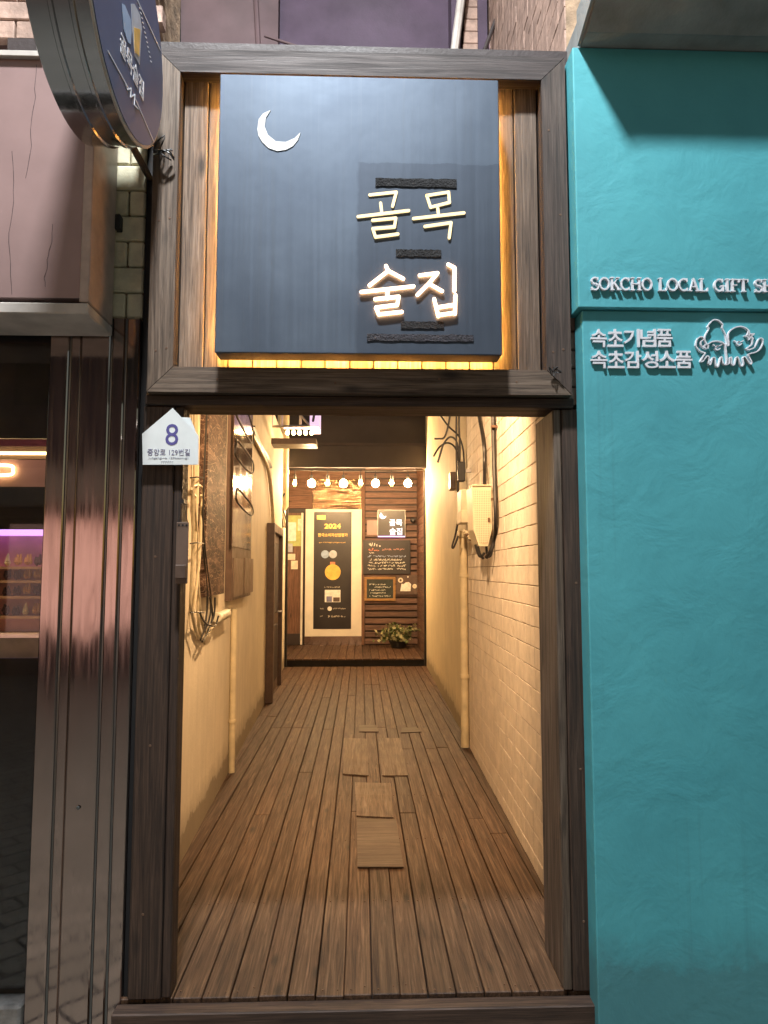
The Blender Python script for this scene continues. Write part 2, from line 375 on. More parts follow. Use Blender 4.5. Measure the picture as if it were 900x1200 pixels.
emit('led_warm', (1, .52, .11), 105); emit('letter_lit', (1, .66, .40), 2.2); emit('letter_halo', (1, .40, .12), 10); emit('purple_sheet', (.6, .42, 1), .35); emit('letter_dim', (1, .74, .36), .62, (.6, .5, .3)); emit('bulb_lit', (1, .64, .31), 470); emit('filament', (1, .6, .22), 60)
emit('neon_warm', (1, .62, .25), 7); emit('purple_led', (.5, .2, 1), 1.0); emit('sign_cool', (.6, .8, 1), 1.0); emit('lamp_lens', (.85, .95, 1), 12); emit('shelf_led', (1, .6, .3), 9)
emit('window_warm', (1, .58, .42), .2); emit('window_pink', (1, .52, .42), .5)

# ================================================================== street
MB().box(-40, 40, -40, 30, -.35, -.15).build('street', 'paving', kind='structure')

# ================================================================== street lamp that whitens the gateway
LP = Vector((-.4, -1.7, 6.7))
t = thing('street_lamp', 'tall grey street lamp whose arm reaches over the gateway', 'street lamp', (-.9, -4.6, -.15))
MB().lathe([(.10, 0), (.10, .25), (.06, .3), (.055, 2.5), (.045, 6.9), (.02, 6.94)], (-.9, -4.6, -.15), n=14).build('pole', 'grey_metal', t, True)
MB().tube(spline([(-.9, -4.6, 6.6), (-.88, -4.2, 7.0), (-.7, -2.9, 7.0), (-.42, -1.9, 6.86)]), .03).build('arm', 'grey_metal', t, True)
MB().lathe([(.05, .22), (.11, .2), (.2, .1), (.21, .02)], LP, n=20).build('lamp_head', 'grey_metal', t, True)
MB().lathe([(.16, .035), (.165, .03), (.165, .022)], LP, n=20).build('lamp_lens', 'lamp_lens', t, True)
ld = bpy.data.lights.new('street_lamp_light', 'AREA'); ld.shape = 'DISK'; ld.size = .42; ld.energy = 450; ld.color = (.95, .98, 1)
lo = bpy.data.objects.new('street_lamp_light', ld); sc.collection.objects.link(lo); lo.location = LP - Vector(t.location) + Vector((0, 0, .005)); lo.parent = t; lo.rotation_euler = (R(18), 0, R(8))

# ================================================================== shops across the street (seen in the steel and glass)
def far_shop(x0, x1, wallmat, winmat, label):
    t = thing('shop_building', label, 'building', ((x0 + x1) / 2, -8.6, -.15), 'shops across the street')
    MB().box(x0, x1, -9.6, -8.6, 2.4, 7).box(x0, x1, -9.6, -9.0, -.15, 2.4).box(x0, x0 + .35, -9.6, -8.6, -.15, 2.9).box(x1 - .35, x1, -9.6, -8.6, -.15, 2.9).build('wall', wallmat, t)
    MB().box(x0 + .1, x1 - .1, -8.598, -8.35, 2.55, 3.15, .02).build('fascia', 'pink_frame', t)
    n = 3
    for i in range(n):
        a = x0 + .4 + (x1 - x0 - .8) * i / n; b = x0 + .4 + (x1 - x0 - .8) * (i + 1) / n
        wdw = MB().box(a + .05, b - .05, -8.95, -8.9, .55, 2.3).build('window', winmat, t)
        MB().box(a, a + .06, -8.92, -8.84, -.15, 2.4).box(a, b, -8.92, -8.84, 2.3, 2.4).box(a, b, -8.92, -8.84, .45, .55).build('frame', 'dark_brown', wdw)
    for i in range(2):
        a = x0 + .6 + i * (x1 - x0) * .45
        MB().box(a, a + 1.0, -8.62, -8.57, 4.2, 5.4).build('window', 'black_plastic', t)
far_shop(-6.2, -2.2, 'pinkish_wall', 'window_pink', 'pinkish shop across the street with rosy lit windows')
far_shop(-2.1, 2.0, 'dark_brown', 'window_warm', 'dark brown shop across the street with amber lit windows')
far_shop(2.1, 6.2, 'concrete', 'window_warm', 'grey concrete shop across the street with amber lit windows')

# ================================================================== deck (boardwalk)
deck = bpy.data.objects.new('boardwalk', None); sc.collection.objects.link(deck); deck['kind'] = 'structure'; deck.location = (0, 0, -.1)
pm = {}
def plank_mesh(w_, l_):
    k = (round(w_, 3), round(l_, 2))
    if k not in pm:
        b = MB().box(-w_ / 2, w_ / 2, -k[1] / 2, k[1] / 2, -.028, 0, .003)
        me = bpy.data.meshes.new('plank'); me.from_pydata(b.v, [], b.f); me.materials.append(M['deck_wood']); pm[k] = me
    return pm[k]
rnd = random.Random(3); pw = .1035; i = 0; x = -1.30
while x < 1.18:
    y0 = .012 if abs(x + pw / 2) < .86 else .19; cuts = [y0]
    j1 = rnd.choice([2.9, 3.6, 4.35, 4.45, 4.45, 5.0]) + rnd.uniform(-.04, .04); cuts.append(j1)
    if rnd.random() < .4 and j1 > 3.4: cuts.insert(1, rnd.uniform(1.3, 2.4))
    cuts.append(min(8.2, j1 + rnd.choice([2.2, 2.6, 3.2]))); cuts.append(8.85)
    for a, b in zip(cuts, cuts[1:]):
        if b - a < .1: continue
        g = rnd.uniform(.003, .006)
        o = link('plank', plank_mesh(pw - round(g, 3), b - a - .005), (x + pw / 2 + rnd.uniform(-.001, .001), (a + b) / 2, rnd.uniform(-.003, .0015)), deck, rotz=rnd.uniform(-.0006, .0006))
        o.rotation_euler.y = rnd.uniform(-.012, .012)
    x += pw
MB().box(-1.3, 1.15, .02, 8.85, -.12, -.045).build('joist_bed', 'black_gap', deck)
nb = MB(); x = -.86
for k in range(18):
    for yy in (.05, .75, 1.5, 2.3, 3.1):
        for dx in (.022, .08):
            xx = -1.30 + pw * (k + 3) + dx; nb.lathe([(.0035, .0), (.0035, .0022)], (xx + rnd.uniform(-.004, .004), yy + rnd.uniform(-.02, .02), .0), n=6)
nb.build('screw_heads', 'rust', deck, kind='stuff')

# thin plywood patches laid on the deck
def patch(q, mat, label):
    ps = [P(*p, z=.012) for p in q]; b = MB()
    n = 10; a0, a1, a2, a3 = ps           # front-left, front-right, back-right, back-left
    vs = []; fs = []
    rr = random.Random(int(q[0][0]))
    for j in range(n + 1):
        u = j / n; l_ = a0.lerp(a3, u); r_ = a1.lerp(a2, u)
        zz = .004 + .002 * math.sin(u * 9 + rr.random() * 3) * rr.random() 
        for p in (l_, r_): vs.append((p.x, p.y, zz + .004))
        for p in (l_, r_): vs.append((p.x, p.y, zz - .002))
    for j in range(n):
        k = 4 * j; fs += [(k, k + 1, k + 5, k + 4), (k + 2, k + 6, k + 7, k + 3), (k, k + 4, k + 6, k + 2), (k + 1, k + 3, k + 7, k + 5)]
    fs += [(0, 2, 3, 1), (4 * n, 4 * n + 1, 4 * n + 3, 4 * n + 2)]
    b.add(vs, fs); tag(b.build('plywood_patch', mat), label, 'plywood patch', 'plywood patches on the deck')
patch([(419, 1015), (473, 1015), (464, 959), (418, 957)], 'ply_x', 'large brown plywood patch abutting a paler square patch')
patch([(418, 955), (461, 957), (458, 917), (416, 916)], 'ply_y', 'pale tan square plywood patch abutting a larger brown patch')
patch([(402, 906), (432, 908), (430, 865), (403, 864)], 'ply_y', 'curled tan plywood patch with dark streaks and wavy cross bands')
patch([(448, 908), (478, 908), (469, 864), (443, 864)], 'ply_y', 'tan plywood patch beside the curled streaky one')
patch([(421, 857), (444, 857), (441, 849), (421, 849)], 'ply_x', 'small dull rectangular plywood patch on the deck')
patch([(470, 858), (494, 857), (488, 851), (471, 852)], 'ply_x', 'small brown plywood patch with a rounded curling edge')

# ================================================================== alley walls
t = thing('alley_wall', 'cream plastered alley wall carrying cables, marble slab and drainpipe', 'wall', (lx(1), .2, 0))
MB().prism([(lx(.17), .17, -.1), (lx(8.9), 8.9, -.1), (lx(8.9) - .24, 8.9, -.1), (lx(.17) - .24, .17, -.1)], (0, 0, 3.7)).build('plaster_face', 'cream_plaster', t)
p = W(228, 600, LW)
MB().prism([(lx(.95) - .001, .95, -.05), (lx(.95) + .012, .96, -.05), (lx(2.5) + .012, 2.5, -.05), (lx(2.5) - .001, 2.51, -.05)], (0, 0, .0)) 
# right wall: tiled stretch then smooth stretch
YT0, YT1 = .19, 3.66; TY, TZ = .1, .107
t = thing('alley_wall', 'alley wall of cream painted square tiles, smooth yellow plaster farther in', 'wall', (rx(1), .2, 0))
MB().prism([(rx(YT0), YT0, -.1), (rx(YT1), YT1, -.1), (rx(YT1) + .5, YT1, -.1), (rx(YT0) + .5, YT0, -.1)], (0, 0, 6.6)).build('tile_bed', 'tile_joint', t)
MB().prism([(rx(YT1) - .004, YT1, -.1), (rx(8.9), 8.9, -.1), (rx(8.9) + .5, 8.9, -.1), (rx(YT1) + .5, YT1, -.1)], (0, 0, 4.6)).build('plaster_face', 'yellow_plaster', t)
ang = -math.atan(RW[1])
tile = MB().box(-.007, .006, -TY / 2 + .0022, TY / 2 - .0022, -TZ / 2 + .0024, TZ / 2 - .0024, .002)
tm = bpy.data.meshes.new('tile'); tm.from_pydata(tile.v, [], tile.f); tm.materials.append(M['tile_paint'])
rest = MB(); upper = MB(); cells = []
for iy in range(int((YT1 - YT0) / TY)):
    for iz in range(60):
        yy = YT0 + TY * (iy + .5); zz = -.03 + TZ * (iz + .5); cells.append((yy, zz))
rr = random.Random(5)
vis = sorted([c for c in cells if .75 < c[0] and c[1] < 1.55 + (c[0] + 2.71) * .235], key=lambda c: c[0])
ind = set(vis[:300])
for c in cells:
    dx = rr.uniform(-.0015, .0015)
    if c in ind: link('tile', tm, (rx(c[0]) + dx, c[0], c[1] + rr.uniform(-.0012, .0012)), t, rotz=ang)
    else:
        (rest if c[1] < 3.55 else upper).box(-.007, .006, -TY / 2 + .0022, TY / 2 - .0022, -TZ / 2 + .0024, TZ / 2 - .0024, .0, Matrix.Translation((rx(c[0]) + dx, c[0], c[1])) @ Matrix.Rotation(ang, 4, 'Z'))
rest.build('farther_tiles', 'tile_paint', t, kind='stuff'); upper.build('upper_tiles', 'tile_tan', t, kind='stuff')
# roof over the mouth of the alley and the storey above it
t = thing('upper_storey', 'upper storey above the gateway, purple glow put into its colour, with posts and pipes', 'building', (-.2, 2.2, 3.7))
MB().box(-1.45, .9, .0575, 4.6, 3.612, 3.72).build('roof_slab', 'dark_brown', t)
MB().box(-3.2, -.62, 2.2, 2.4, 3.72, 8).build('wall', 'pinkish_wall', t)
MB().box(-.615, .9, 2.26, 2.4, 3.72, 8).build('wall', 'purple_glow_wall', t)
def vpost(px0, py0, px1, py1, y, r, mat, nm):
    MB().tube([P(px0, py0, y=y), P(px1, py1, y=y)], r).build(nm, mat, t, True)
vpost(304, 80, 297, -60, 2.1, .018, 'pinkish_wall', 'pipe')
vpost(530, 80, 548, -60, 2.0, .03, 'dull_white', 'pipe')
vpost(560, 80, 612, -60, 1.9, .014, 'dark_brown', 'brace')
for a, b, mt in ((541, 560, 'tile_tan'), (572, 590, 'pink_tile')):
    for k in range(9):
        p0 = P(a + k * 1.0, 70 - k * 14, y=2.15); p1 = P(b + k * .8, 70 - k * 14 - 13, y=2.15)
        MB().box(p0.x, p1.x, 2.1, 2.27, p0.z, p1.z, .004).build('pier_tile', mt, t)
for a, b in ((529, 540), (560, 571), (591, 608)):
    p0 = P(a, 70, y=2.1); p1 = P(b, -60, y=2.1); MB().box(p0.x, P(b, 70, y=2.1).x, 2.08, 2.27, p0.z, p1.z).build('pier_edge', 'purple_glow_wall', t)
vpost(211, 80, 211, -60, 2.18, .006, 'black_gap', 'cable')
vpost(203, 80, 203, -60, 2.18, .004, 'black_gap', 'cable')
p0, p1 = P(310, 42, y=2.1), P(350, 55, y=2.1)
MB().tube([p0, p1], .01).build('pipe', 'pinkish_wall', t, True)

# ================================================================== wooden gateway
g = thing('gateway', 'weathered timber gateway framing the alley mouth', 'gateway', (0, 0, 0))
def board(nm, x0, x1, y0, y1, z0, z1, mat, bev=.004): return MB().box(x0, x1, y0, y1, z0, z1, bev).build(nm, mat, g)
XL, XR, ZB, ZT, MW = -.815, .815, 2.225, 3.61, .098
def member(nm, poly, mat, y0=-.05, y1=.055): MB().prism([(x, y0, z) for x, z in poly], (0, y1 - y0, 0)).build(nm, mat, g)
e = .0015
member('lintel', [(XL, ZB), (XR, ZB), (XR - MW, ZB + MW), (XL + MW, ZB + MW)], 'wood_weathered_x')
member('top_beam', [(XL + MW, ZT - MW), (XR - MW, ZT - MW), (XR, ZT), (XL, ZT)], 'wood_shaded_x')
member('side_member', [(XL, ZB + 2 * e), (XL + MW - e, ZB + MW + e), (XL + MW - e, ZT - MW - e), (XL, ZT - 2 * e)], 'wood_weathered_z')
member('side_member', [(XR, ZB + 2 * e), (XR, ZT - 2 * e), (XR - MW + e, ZT - MW - e), (XR - MW + e, ZB + MW + e)], 'wood_shaded_z')
xx = XL + MW + .004; k = 0
while xx < XR - MW - .03:
    wd = .095 if k else .098
    x1 = min(xx + wd, XR - MW - .002)
    board('back_board', xx, x1 - .004, .008 + .004 * (k % 2), .05, ZB + .02, ZT - .02, 'wood_weathered_z', .003); xx += wd; k += 1
board('backing', XL + .02, XR - .02, .06, .10, ZB + .05, ZT - .05, 'wood_dark_x')
board('header', -.83, .832, -.015, .16, 2.118 + .065, ZB - .003, 'wood_dark_x')
for s, (a, b, c) in ((-1, (-.838, -.72, -.685)), (1, (.875, .787, .752))):
    board('post', min(a, b), max(a, b), -.002, .15, .004, 2.181, 'wood_dark_z')
    board('post', min(b, c) + .0015, max(b, c) - .0015, .006, .28 if s > 0 else .10, .004, 2.181, 'wood_weathered_z' if s > 0 else 'wood_dark_z')
board('light_blocker', -.8615, -.8395, .03, .19, -.1, 3.62, 'black_gap', 0)  # added black strips: block flood lamp leaks and keep the side gaps dark
board('light_blocker', -.92, -.835, .152, .19, -.1, 3.62, 'black_gap', 0)
board('light_blocker', .818, .90, .152, .19, -.1, 3.62, 'black_gap', 0)
board('threshold', -.875, .878, -.06, .006, -.155, -.012, 'wood_dark_x')

rn = random.Random(8)
for (xx, zz) in [(XL + .03, ZB + .16), (XL + .07, ZB + .17), (XL + .03, 2.9), (XL + .07, 2.91), (XR - .03, ZB + .18), (XR - .07, ZB + .17), (XR - .03, 2.95), (XR - .07, 3.3), (-.55, ZB + .05), (-.1, ZB + .04), (.3, ZB + .06), (.6, ZB + .05), (-.78, 1.6), (-.78, .9), (-.79, .3), (.83, 1.5), (.83, .8), (.83, .25)]:
    yy = -.05 if zz > ZB else -.002
    MB().lathe([(.0042, -.0012), (.005, 0), (.005, .002)], (xx, yy, zz), 'y', 8).build('nail', 'rust', g)

# ------------------------------------------------------------------ the big sign
SY0, SY1 = -.13, -.045
s = thing('sign_board', 'large navy square sign with crescent moon and glowing letters on the gateway', 'sign', (0, -.08, 2.355))
bx0, bx1, bz0, bz1 = -.545, .529, 2.355, 3.448
MB().box(bx0, bx1, SY0, SY1, bz0, bz1, .003).build('panel', 'sign_navy', s)
for (a, b, c, d) in ((bx0 + .03, bx1 - .03, bz0 + .012, bz0 + .026), (bx0 + .03, bx1 - .03, bz1 - .026, bz1 - .012), (bx0 + .008, bx0 + .022, bz0 + .04, bz1 - .04), (bx1 - .022, bx1 - .008, bz0 + .04, bz1 - .04)):
    MB().box(a, b, SY1 + .004, SY1 + .013, c, d).build('led_strip', 'led_warm', s)
for (a, b, c, d) in ((bx0 + .002, bx1 - .002, bz0 + .002, bz0 + .006), (bx0 + .002, bx1 - .002, bz1 - .006, bz1 - .002), (bx0 + .002, bx0 + .006, bz0 + .007, bz1 - .007), (bx1 - .006, bx1 - .002, bz0 + .007, bz1 - .007)):
    MB().box(a, b, SY1 + .0005, -.028, c, d).build('spill_lip', 'black_plastic', s)  # added unseen lip: keeps LED spill on the boards behind the panel
for xx in (-.3, .3): MB().box(xx - .02, xx + .02, SY1 + .001, .0075, 2.8, 3.0).build('standoff', 'black_plastic', s)
# crescent, cut from sheet
cx, cz = P(328, 153, y=SY0).x, P(328, 153, y=SY0).z
o_c, o_r = P(327, 153, y=SY0), None
cp = pts_front([(365, 455), (370, 420), (385, 400), (412, 388), (395, 415), (390, 445), (402, 475), (430, 498), (465, 500), (495, 487), (516, 467), (508, 492), (490, 515), (465, 528), (435, 532), (405, 522), (382, 500), (369, 478)], 180, 0, 3, SY0)
mo = MB(); mo.prism([(a, SY0 - .0005, b) for a, b in cp], (0, -.002, 0)); mo.build('moon', 'moon_white', s)
GLY = [('letter_dim', [[(150, 175), (290, 160), (270, 235)], [(207, 218), (213, 268)], [(88, 290), (355, 258)], [(165, 310), (287, 298), (280, 345), (166, 354), (180, 398), (298, 382)]]),
       ('letter_dim', [[(450, 178), (565, 160), (570, 215), (470, 240), (450, 178)], [(508, 246), (512, 282)], [(380, 300), (646, 270)], [(440, 342), (578, 322), (568, 402)]]),
       ('letter_lit', [[(235, 552), (247, 578), (148, 655)], [(247, 578), (326, 620)], [(105, 690), (380, 660)], [(243, 682), (243, 724)], [(178, 728), (302, 715), (294, 758), (182, 772), (197, 808), (318, 795)]]),
       ('letter_lit', [[(412, 602), (506, 590), (460, 645), (400, 705)], [(460, 645), (530, 685)], [(562, 545), (595, 562), (595, 685)], [(488, 727), (510, 818)], [(600, 707), (598, 805)], [(503, 772), (598, 757)], [(510, 812), (598, 800)]])]
for mt, strokes in GLY:
    b = MB()
    for k, st in enumerate(strokes):
        b.stroke(pts_front(st, 400, 190, 4.5, SY0), .0112 if mt == 'letter_dim' else .0128, .003, (Vector((0, SY0 - (.001 if mt == 'letter_dim' else .007), 0)), X, Z, -Y), .0007 * k)
    lt = b.build('letter', mt, s)
    if mt == 'letter_lit':
        b = MB()
        for k, st in enumerate(strokes): b.stroke(pts_front(st, 400, 190, 4.5, SY0), .008, .004, (Vector((0, SY0 - .0015, 0)), X, Z, -Y), .0003 * k)
        b.build('halo_light', 'letter_halo', lt)
for (a, b, c, d, mt) in ((180, 92, 607, 128, 'tape'), (288, 464, 526, 498, 'tape'), (314, 842, 541, 877, 'tape'), (135, 912, 696, 942, 'tape_grey')):
    q = pts_front([(a, d), (c, b)], 400, 190, 4.5, SY0); (u0, v0), (u1, v1) = q; tp = []; n = 26; rt = random.Random(a)
    for i in range(n + 1): tp.append((u0 + (u1 - u0) * i / n, v1 + rt.uniform(-.0022, .0016)))
    for i in range(n, -1, -1): tp.append((u0 + (u1 - u0) * i / n, v0 + rt.uniform(-.002, .002)))
    MB().prism([(x_, SY0 - .0005, z_) for x_, z_ in tp], (0, -.003, 0)).build('tape', mt, s)

# ------------------------------------------------------------------ flood lamp behind the sign that warms the alley
t = thing('flood_lamp', 'small warm flood lamp fixed under the roof slab behind the gateway', 'lamp', (.05, .76, 3.3))
MB().box(-.05, .15, .70, .80, 3.44, 3.613, .008).build('housing', 'black_plastic', t)
MB().lathe([(.02, .0), (.04, -.05), (.045, -.09), (.025, -.125), (.005, -.135)], (.05, .76, 3.43), n=14).build('bulb', 'neon_warm', t, True)
ld = bpy.data.lights.new('flood_lamp_light', 'SPOT'); ld.spot_size = R(122); ld.spot_blend = .6; ld.energy = 255; ld.color = (1, .63, .33); ld.shadow_soft_size = .06
lo = bpy.data.objects.new('flood_lamp_light', ld); sc.collection.objects.link(lo); lo.location = Vector((.05, .78, 3.22)) - Vector(t.location); lo.parent = t; lo.rotation_euler = (R(51), 0, 0)

# ------------------------------------------------------------------ round blade sign
DX, DY, DZ, DR = -.76, -.52, 3.345, .375
t = thing('round_sign', 'round steel drum blade sign with beer glass drawing beside the gateway', 'sign', (DX - .09, DY, DZ - DR))
MB().lathe([(DR - .01, -.185), (DR, -.18), (DR, -.122), (DR + .006, -.118), (DR + .006, -.108), (DR, -.104), (DR, -.062), (DR + .006, -.058), (DR + .006, -.048), (DR, -.044), (DR, -.004), (DR - .008, .0)], (DX, DY, DZ), 'x', 64).build('drum', 'chrome_drum', t, True)
MB().lathe([(DR + .004, -.004), (DR + .004, .002), (DR - .003, .003)], (DX, DY, DZ), 'x', 64).build('rim', 'dull_white', t, True)
MB().lathe([(DR - .006, .0005), (DR - .006, .0055)], (DX, DY, DZ), 'x', 64).build('face', 'disc_face', t)
FR = (Vector((DX + .0056, 0, 0)), Y, Z, X)
def fp(zp):
    out = []
    for a, b in zp:
        p = P(100 + a / 6.67, b / 6.67, x=DX + .003); out.append((p.y, p.z))
    return out
def face_poly(zp, mat, nm, d=.0015): MB().prism([FR[0] + Y * a + Z * b for a, b in fp(zp)], X * d).build(nm, mat, t)
face_poly([(275, 25), (300, 40), (345, 150), (352, 260), (345, 345), (325, 330), (290, 220)], 'poster_blue', 'soju_glass')
face_poly([(350, 30), (375, 30), (420, 120), (432, 220), (415, 505), (375, 430), (358, 250)], 'ink_pale', 'beer_glass')
face_poly([(370, 215), (418, 230), (410, 440), (375, 400)], 'gold', 'beer', .003)
q = fp([(265, 290), (448, 740)]); zc_ = (q[0][1] + q[1][1]) / 2
b = MB(); text_into(b, '골목술집', FR, (q[0][0], q[1][0], zc_ - .034, zc_ + .034), .0015, .012); b.build('lettering', 'letter_white', t)
for st in ([(170, 400), (330, 690)], [(385, 775), (530, 1110)], [(305, 650), (320, 700), (350, 690), (345, 760), (380, 740), (375, 820), (405, 850)], [(400, 0), (580, 390)]):
    MB().stroke(fp(st), .004, .0012, FR).build('line', 'letter_white', t)
b = MB()
for k in range(12):
    a = 415 + k * 8; bb = 60 + k * 38
    q = fp([(a, bb)])[0]; b.stroke([q, (q[0] + .012, q[1] + .006)], .004, .0012, FR)
b.build('small_marks', 'letter_white', t)
MB().tube([(DX - .09, DY + DR - .02, DZ), (DX - .09, .06, DZ)], .02).build('bracket', 'dark_brown', t); MB().tube([(DX - .09, DY + .28, DZ - .23), (DX - .09, .06, DZ - .23)], .014).build('bracket', 'dark_brown', t)
b = MB(); rr = random.Random(2)
for k in range(7):
    p0 = P(181 + rr.uniform(-4, 4), 176 + rr.uniform(-3, 6), y=-.07); p2 = P(200 + rr.uniform(-8, 9), 172 + rr.uniform(-14, 16), y=-.075); pm_ = (p0 + p2) / 2 + Vector((rr.uniform(-.02, .02), -.02, rr.uniform(-.02, .02)))
    b.tube(spline([p0, pm_, p2]), .003, 6)
tag(b.build('wire_tangle', 'cable_black'), 'tangle of cut black wires below the round sign', 'wire')
b = MB(); q = P(648, 436, y=-.06)
for k in range(5):
    a_ = rr.uniform(0, 6.28); b.tube(spline([q, q + Vector((.03 * math.cos(a_), -.012, .02 * math.sin(a_))), q + Vector((.012 * math.cos(a_ + 2), -.006, .018 * math.sin(a_ + 2)))]), .0022, 6)
tag(b.build('wire_tangle', 'cable_black'), 'small knot of black wire on the lintel corner', 'wire')

# ------------------------------------------------------------------ house number plate
t = thing('house_number_plate', 'white pentagon house number plate reading 8 on the gateway post', 'sign', P(200, 546, y=-.03))
yq = -.024
q = pts_front([(88, 785), (820, 785), (822, 400), (482, 40), (80, 380)], 160, 475, 11.25, yq)
MB().prism([(a, yq, b_) for a, b_ in q], (0, -.006, 0)).build('plate', 'white_plate', t)
q = pts_front([(560, 400), (800, 400), (705, 160), (560, 155)], 160, 475, 11.25, yq + .004)
MB().prism([(a, yq + .012, b_) for a, b_ in q], (0, -.006, 0)).build('back_plate', 'white_plate', t)
MB().box(-.79, -.72, yq + .004, -.0025, 1.98, 2.02).build('mount', 'black_plastic', t)
fr = front(yq - .0062)
def ub(z0, z1, z2, z3): return uvbox(160 + z0 / 11.25, 475 + z1 / 11.25, 160 + z2 / 11.25, 475 + z3 / 11.25, yq)
b = MB(); text_into(b, '8', fr, ub(385, 250, 560, 530), .0008); b.build('numeral', 'ink_violet', t)
b = MB(); text_into(b, '중앙로 129번길', fr, ub(150, 580, 710, 665), .0008); b.build('street_name', 'ink_grey', t)
b = MB(); text_into(b, 'Jungang-ro 129beon-gil', fr, ub(160, 685, 690, 715), .0008); b.build('romanised_name', 'ink_pale', t)
b = MB()
for k in range(6):
    u = ub(335 + k * 28, 742, 350 + k * 28, 772); b.stroke([(u[0], u[2]), (u[0], u[3]), (u[1], u[3])], .0012, .0008, fr)
b.build('small_marks', 'ink_pale', t)

# ------------------------------------------------------------------ card rack hanging on the post
yq = -.03; q0, q1 = P(206, 684, y=yq), P(222, 612, y=yq)
t = thing('card_rack', 'narrow brown metal card holder hanging on the gateway post', 'card holder', ((q0.x + q1.x) / 2, yq, q0.z))
MB().box(q0.x, q1.x, yq - .012, yq - .006, q0.z, q1.z, .002).build('back_plate', 'rack_brown', t)
MB().box(q0.x + .003, q1.x - .003, yq - .03, yq - .012, q0.z + .02, q0.z + .07, .002).build('tray', 'door_brown', t)
MB().tube([(q0.x + .005, yq - .01, q1.z), ((q0.x + q1.x) / 2, yq - .004, q1.z + .075), (q1.x - .005, yq - .01, q1.z)], .0022, 6).build('hanger', 'cable_black', t)
MB().box((q0.x + q1.x) / 2 - .006, (q0.x + q1.x) / 2 + .006, yq - .02, .004, q1.z + .07, q1.z + .085).build('hook', 'cable_black', t)
for k in range(3): MB().lathe([(.004, -.0135), (.004, -.0115)], (q0.x + .01 + k * .014, yq, q1.z - .012), 'y', 8).build('hole', 'black_gap', t)

# ================================================================== shop building on the left
t = thing('shop_building', 'shop with cream block wall, stainless pilaster and dark display window', 'building', (-1.4, .1, -.15))
L0, L1 = -1.205, -.862
MB().box(L0 + .005, -.99 + .13, .045, .5, -.15, 3.72).build('core_wall', 'tile_joint', t)
strips = [(-1.205, -1.133, 0.0), (-1.125, -1.088, .004), (-1.085, -.975, .0), (-.966, -.920, 0.0), (-.912, -.863, .004)]
for a, b_, dy in strips: MB().box(a, b_, dy, .04, -.15, 2.53, .004).build('steel_panel', 'stainless', t)
for a, b_ in ((-1.133, -1.125), (-1.088, -1.085), (-.975, -.966), (-.920, -.912)): MB().box(a + .0005, b_ - .0005, .009, .04, -.15, 2.53).build('groove', 'stainless_dark', t)
MB().lathe([(.007, -.006), (.003, -.009)], (-1.035, 0, 1.13 - .45), 'y', 12).build('bolt', 'stainless_dark', t)
for k in range(11):
    z0 = 2.536 + k * .105
    MB().box(-1.2, -.995 if k else -.995, .018, .045, z0, z0 + .1, .006).build('block', 'block_cream', t)
    if k % 2: MB().box(-.988, -.863, .018, .045, z0, z0 + .1, .006).build('block', 'block_cream', t)
    else:
        MB().box(-.988, -.93, .018, .045, z0, z0 + .1, .006).build('block', 'block_cream', t); MB().box(-.924, -.863, .018, .045, z0, z0 + .1, .006).build('block', 'block_cream', t)
MB().box(-3.4, -1.21, .1, .5, 2.46, 3.72).build('upper_wall', 'pinkish_wall', t)
for r_ in range(14):
    for c_ in range(9):
        x0 = -3.1 + c_ * .24 + (.12 if r_ % 2 else 0); z0 = 3.72 + r_ * .085
        MB().box(x0, x0 + .232, .06, .12, z0, z0 + .078, .004).build('brick', 'tile_tan', t)
MB().box(-3.4, -.9, .1, .6, 3.721, 5.2).build('upper_wall', 'tile_joint', t)
yg = .05
MB().box(-3.2, -1.212, yg, yg + .006, .02, 2.44).build('window_pane', 'pane_glass', t)
def band(p0, p1, mat, nm, y0=yg + .012, y1=yg + .03): MB().box(-3.2, -1.213, y0, y1, P(20, p1, y=yg).z, P(20, p0, y=yg).z).build(nm, mat, t)
band(385, 513, 'black_plastic', 'black_panel'); band(570, 620, 'black_plastic', 'black_panel'); band(772, 1174, 'black_plastic', 'black_panel')
MB().box(-3.4, -1.21, -.02, .4, -.15, P(20, 1176, y=0).z, .008).build('stone_sill', 'stone', t)
MB().box(-3.2, -1.215, 1.5, 1.55, -.1, 2.5).box(-3.2, -1.215, .1, 1.5, 2.45, 2.5).box(-1.215, -1.2, .5, 1.5, -.1, 2.5).build('interior_wall', 'rack_pink', t)
band(515, 531, 'ply_x', 'valance', .2, .22)
pz = P(20, 532, y=.18).z; MB().tube([(-3.1, .185, pz), (-1.22, .185, pz + .004)], .006).build('light_tube', 'neon_warm', t)
MB().box(-3.2, -1.214, .30, .32, P(20, 572, y=.3).z, P(20, 534, y=.3).z).build('neon_panel', 'pink_panel', t)
fr = front(.298); q = [P(a, b_, y=.298) for a, b_ in ((-30, 546), (12, 546), (17, 551), (12, 557), (-30, 557))]
MB().tube(spline([(p_.x, .285, p_.z) for p_ in q]), .006).build('neon_outline', 'neon_warm', t, True)
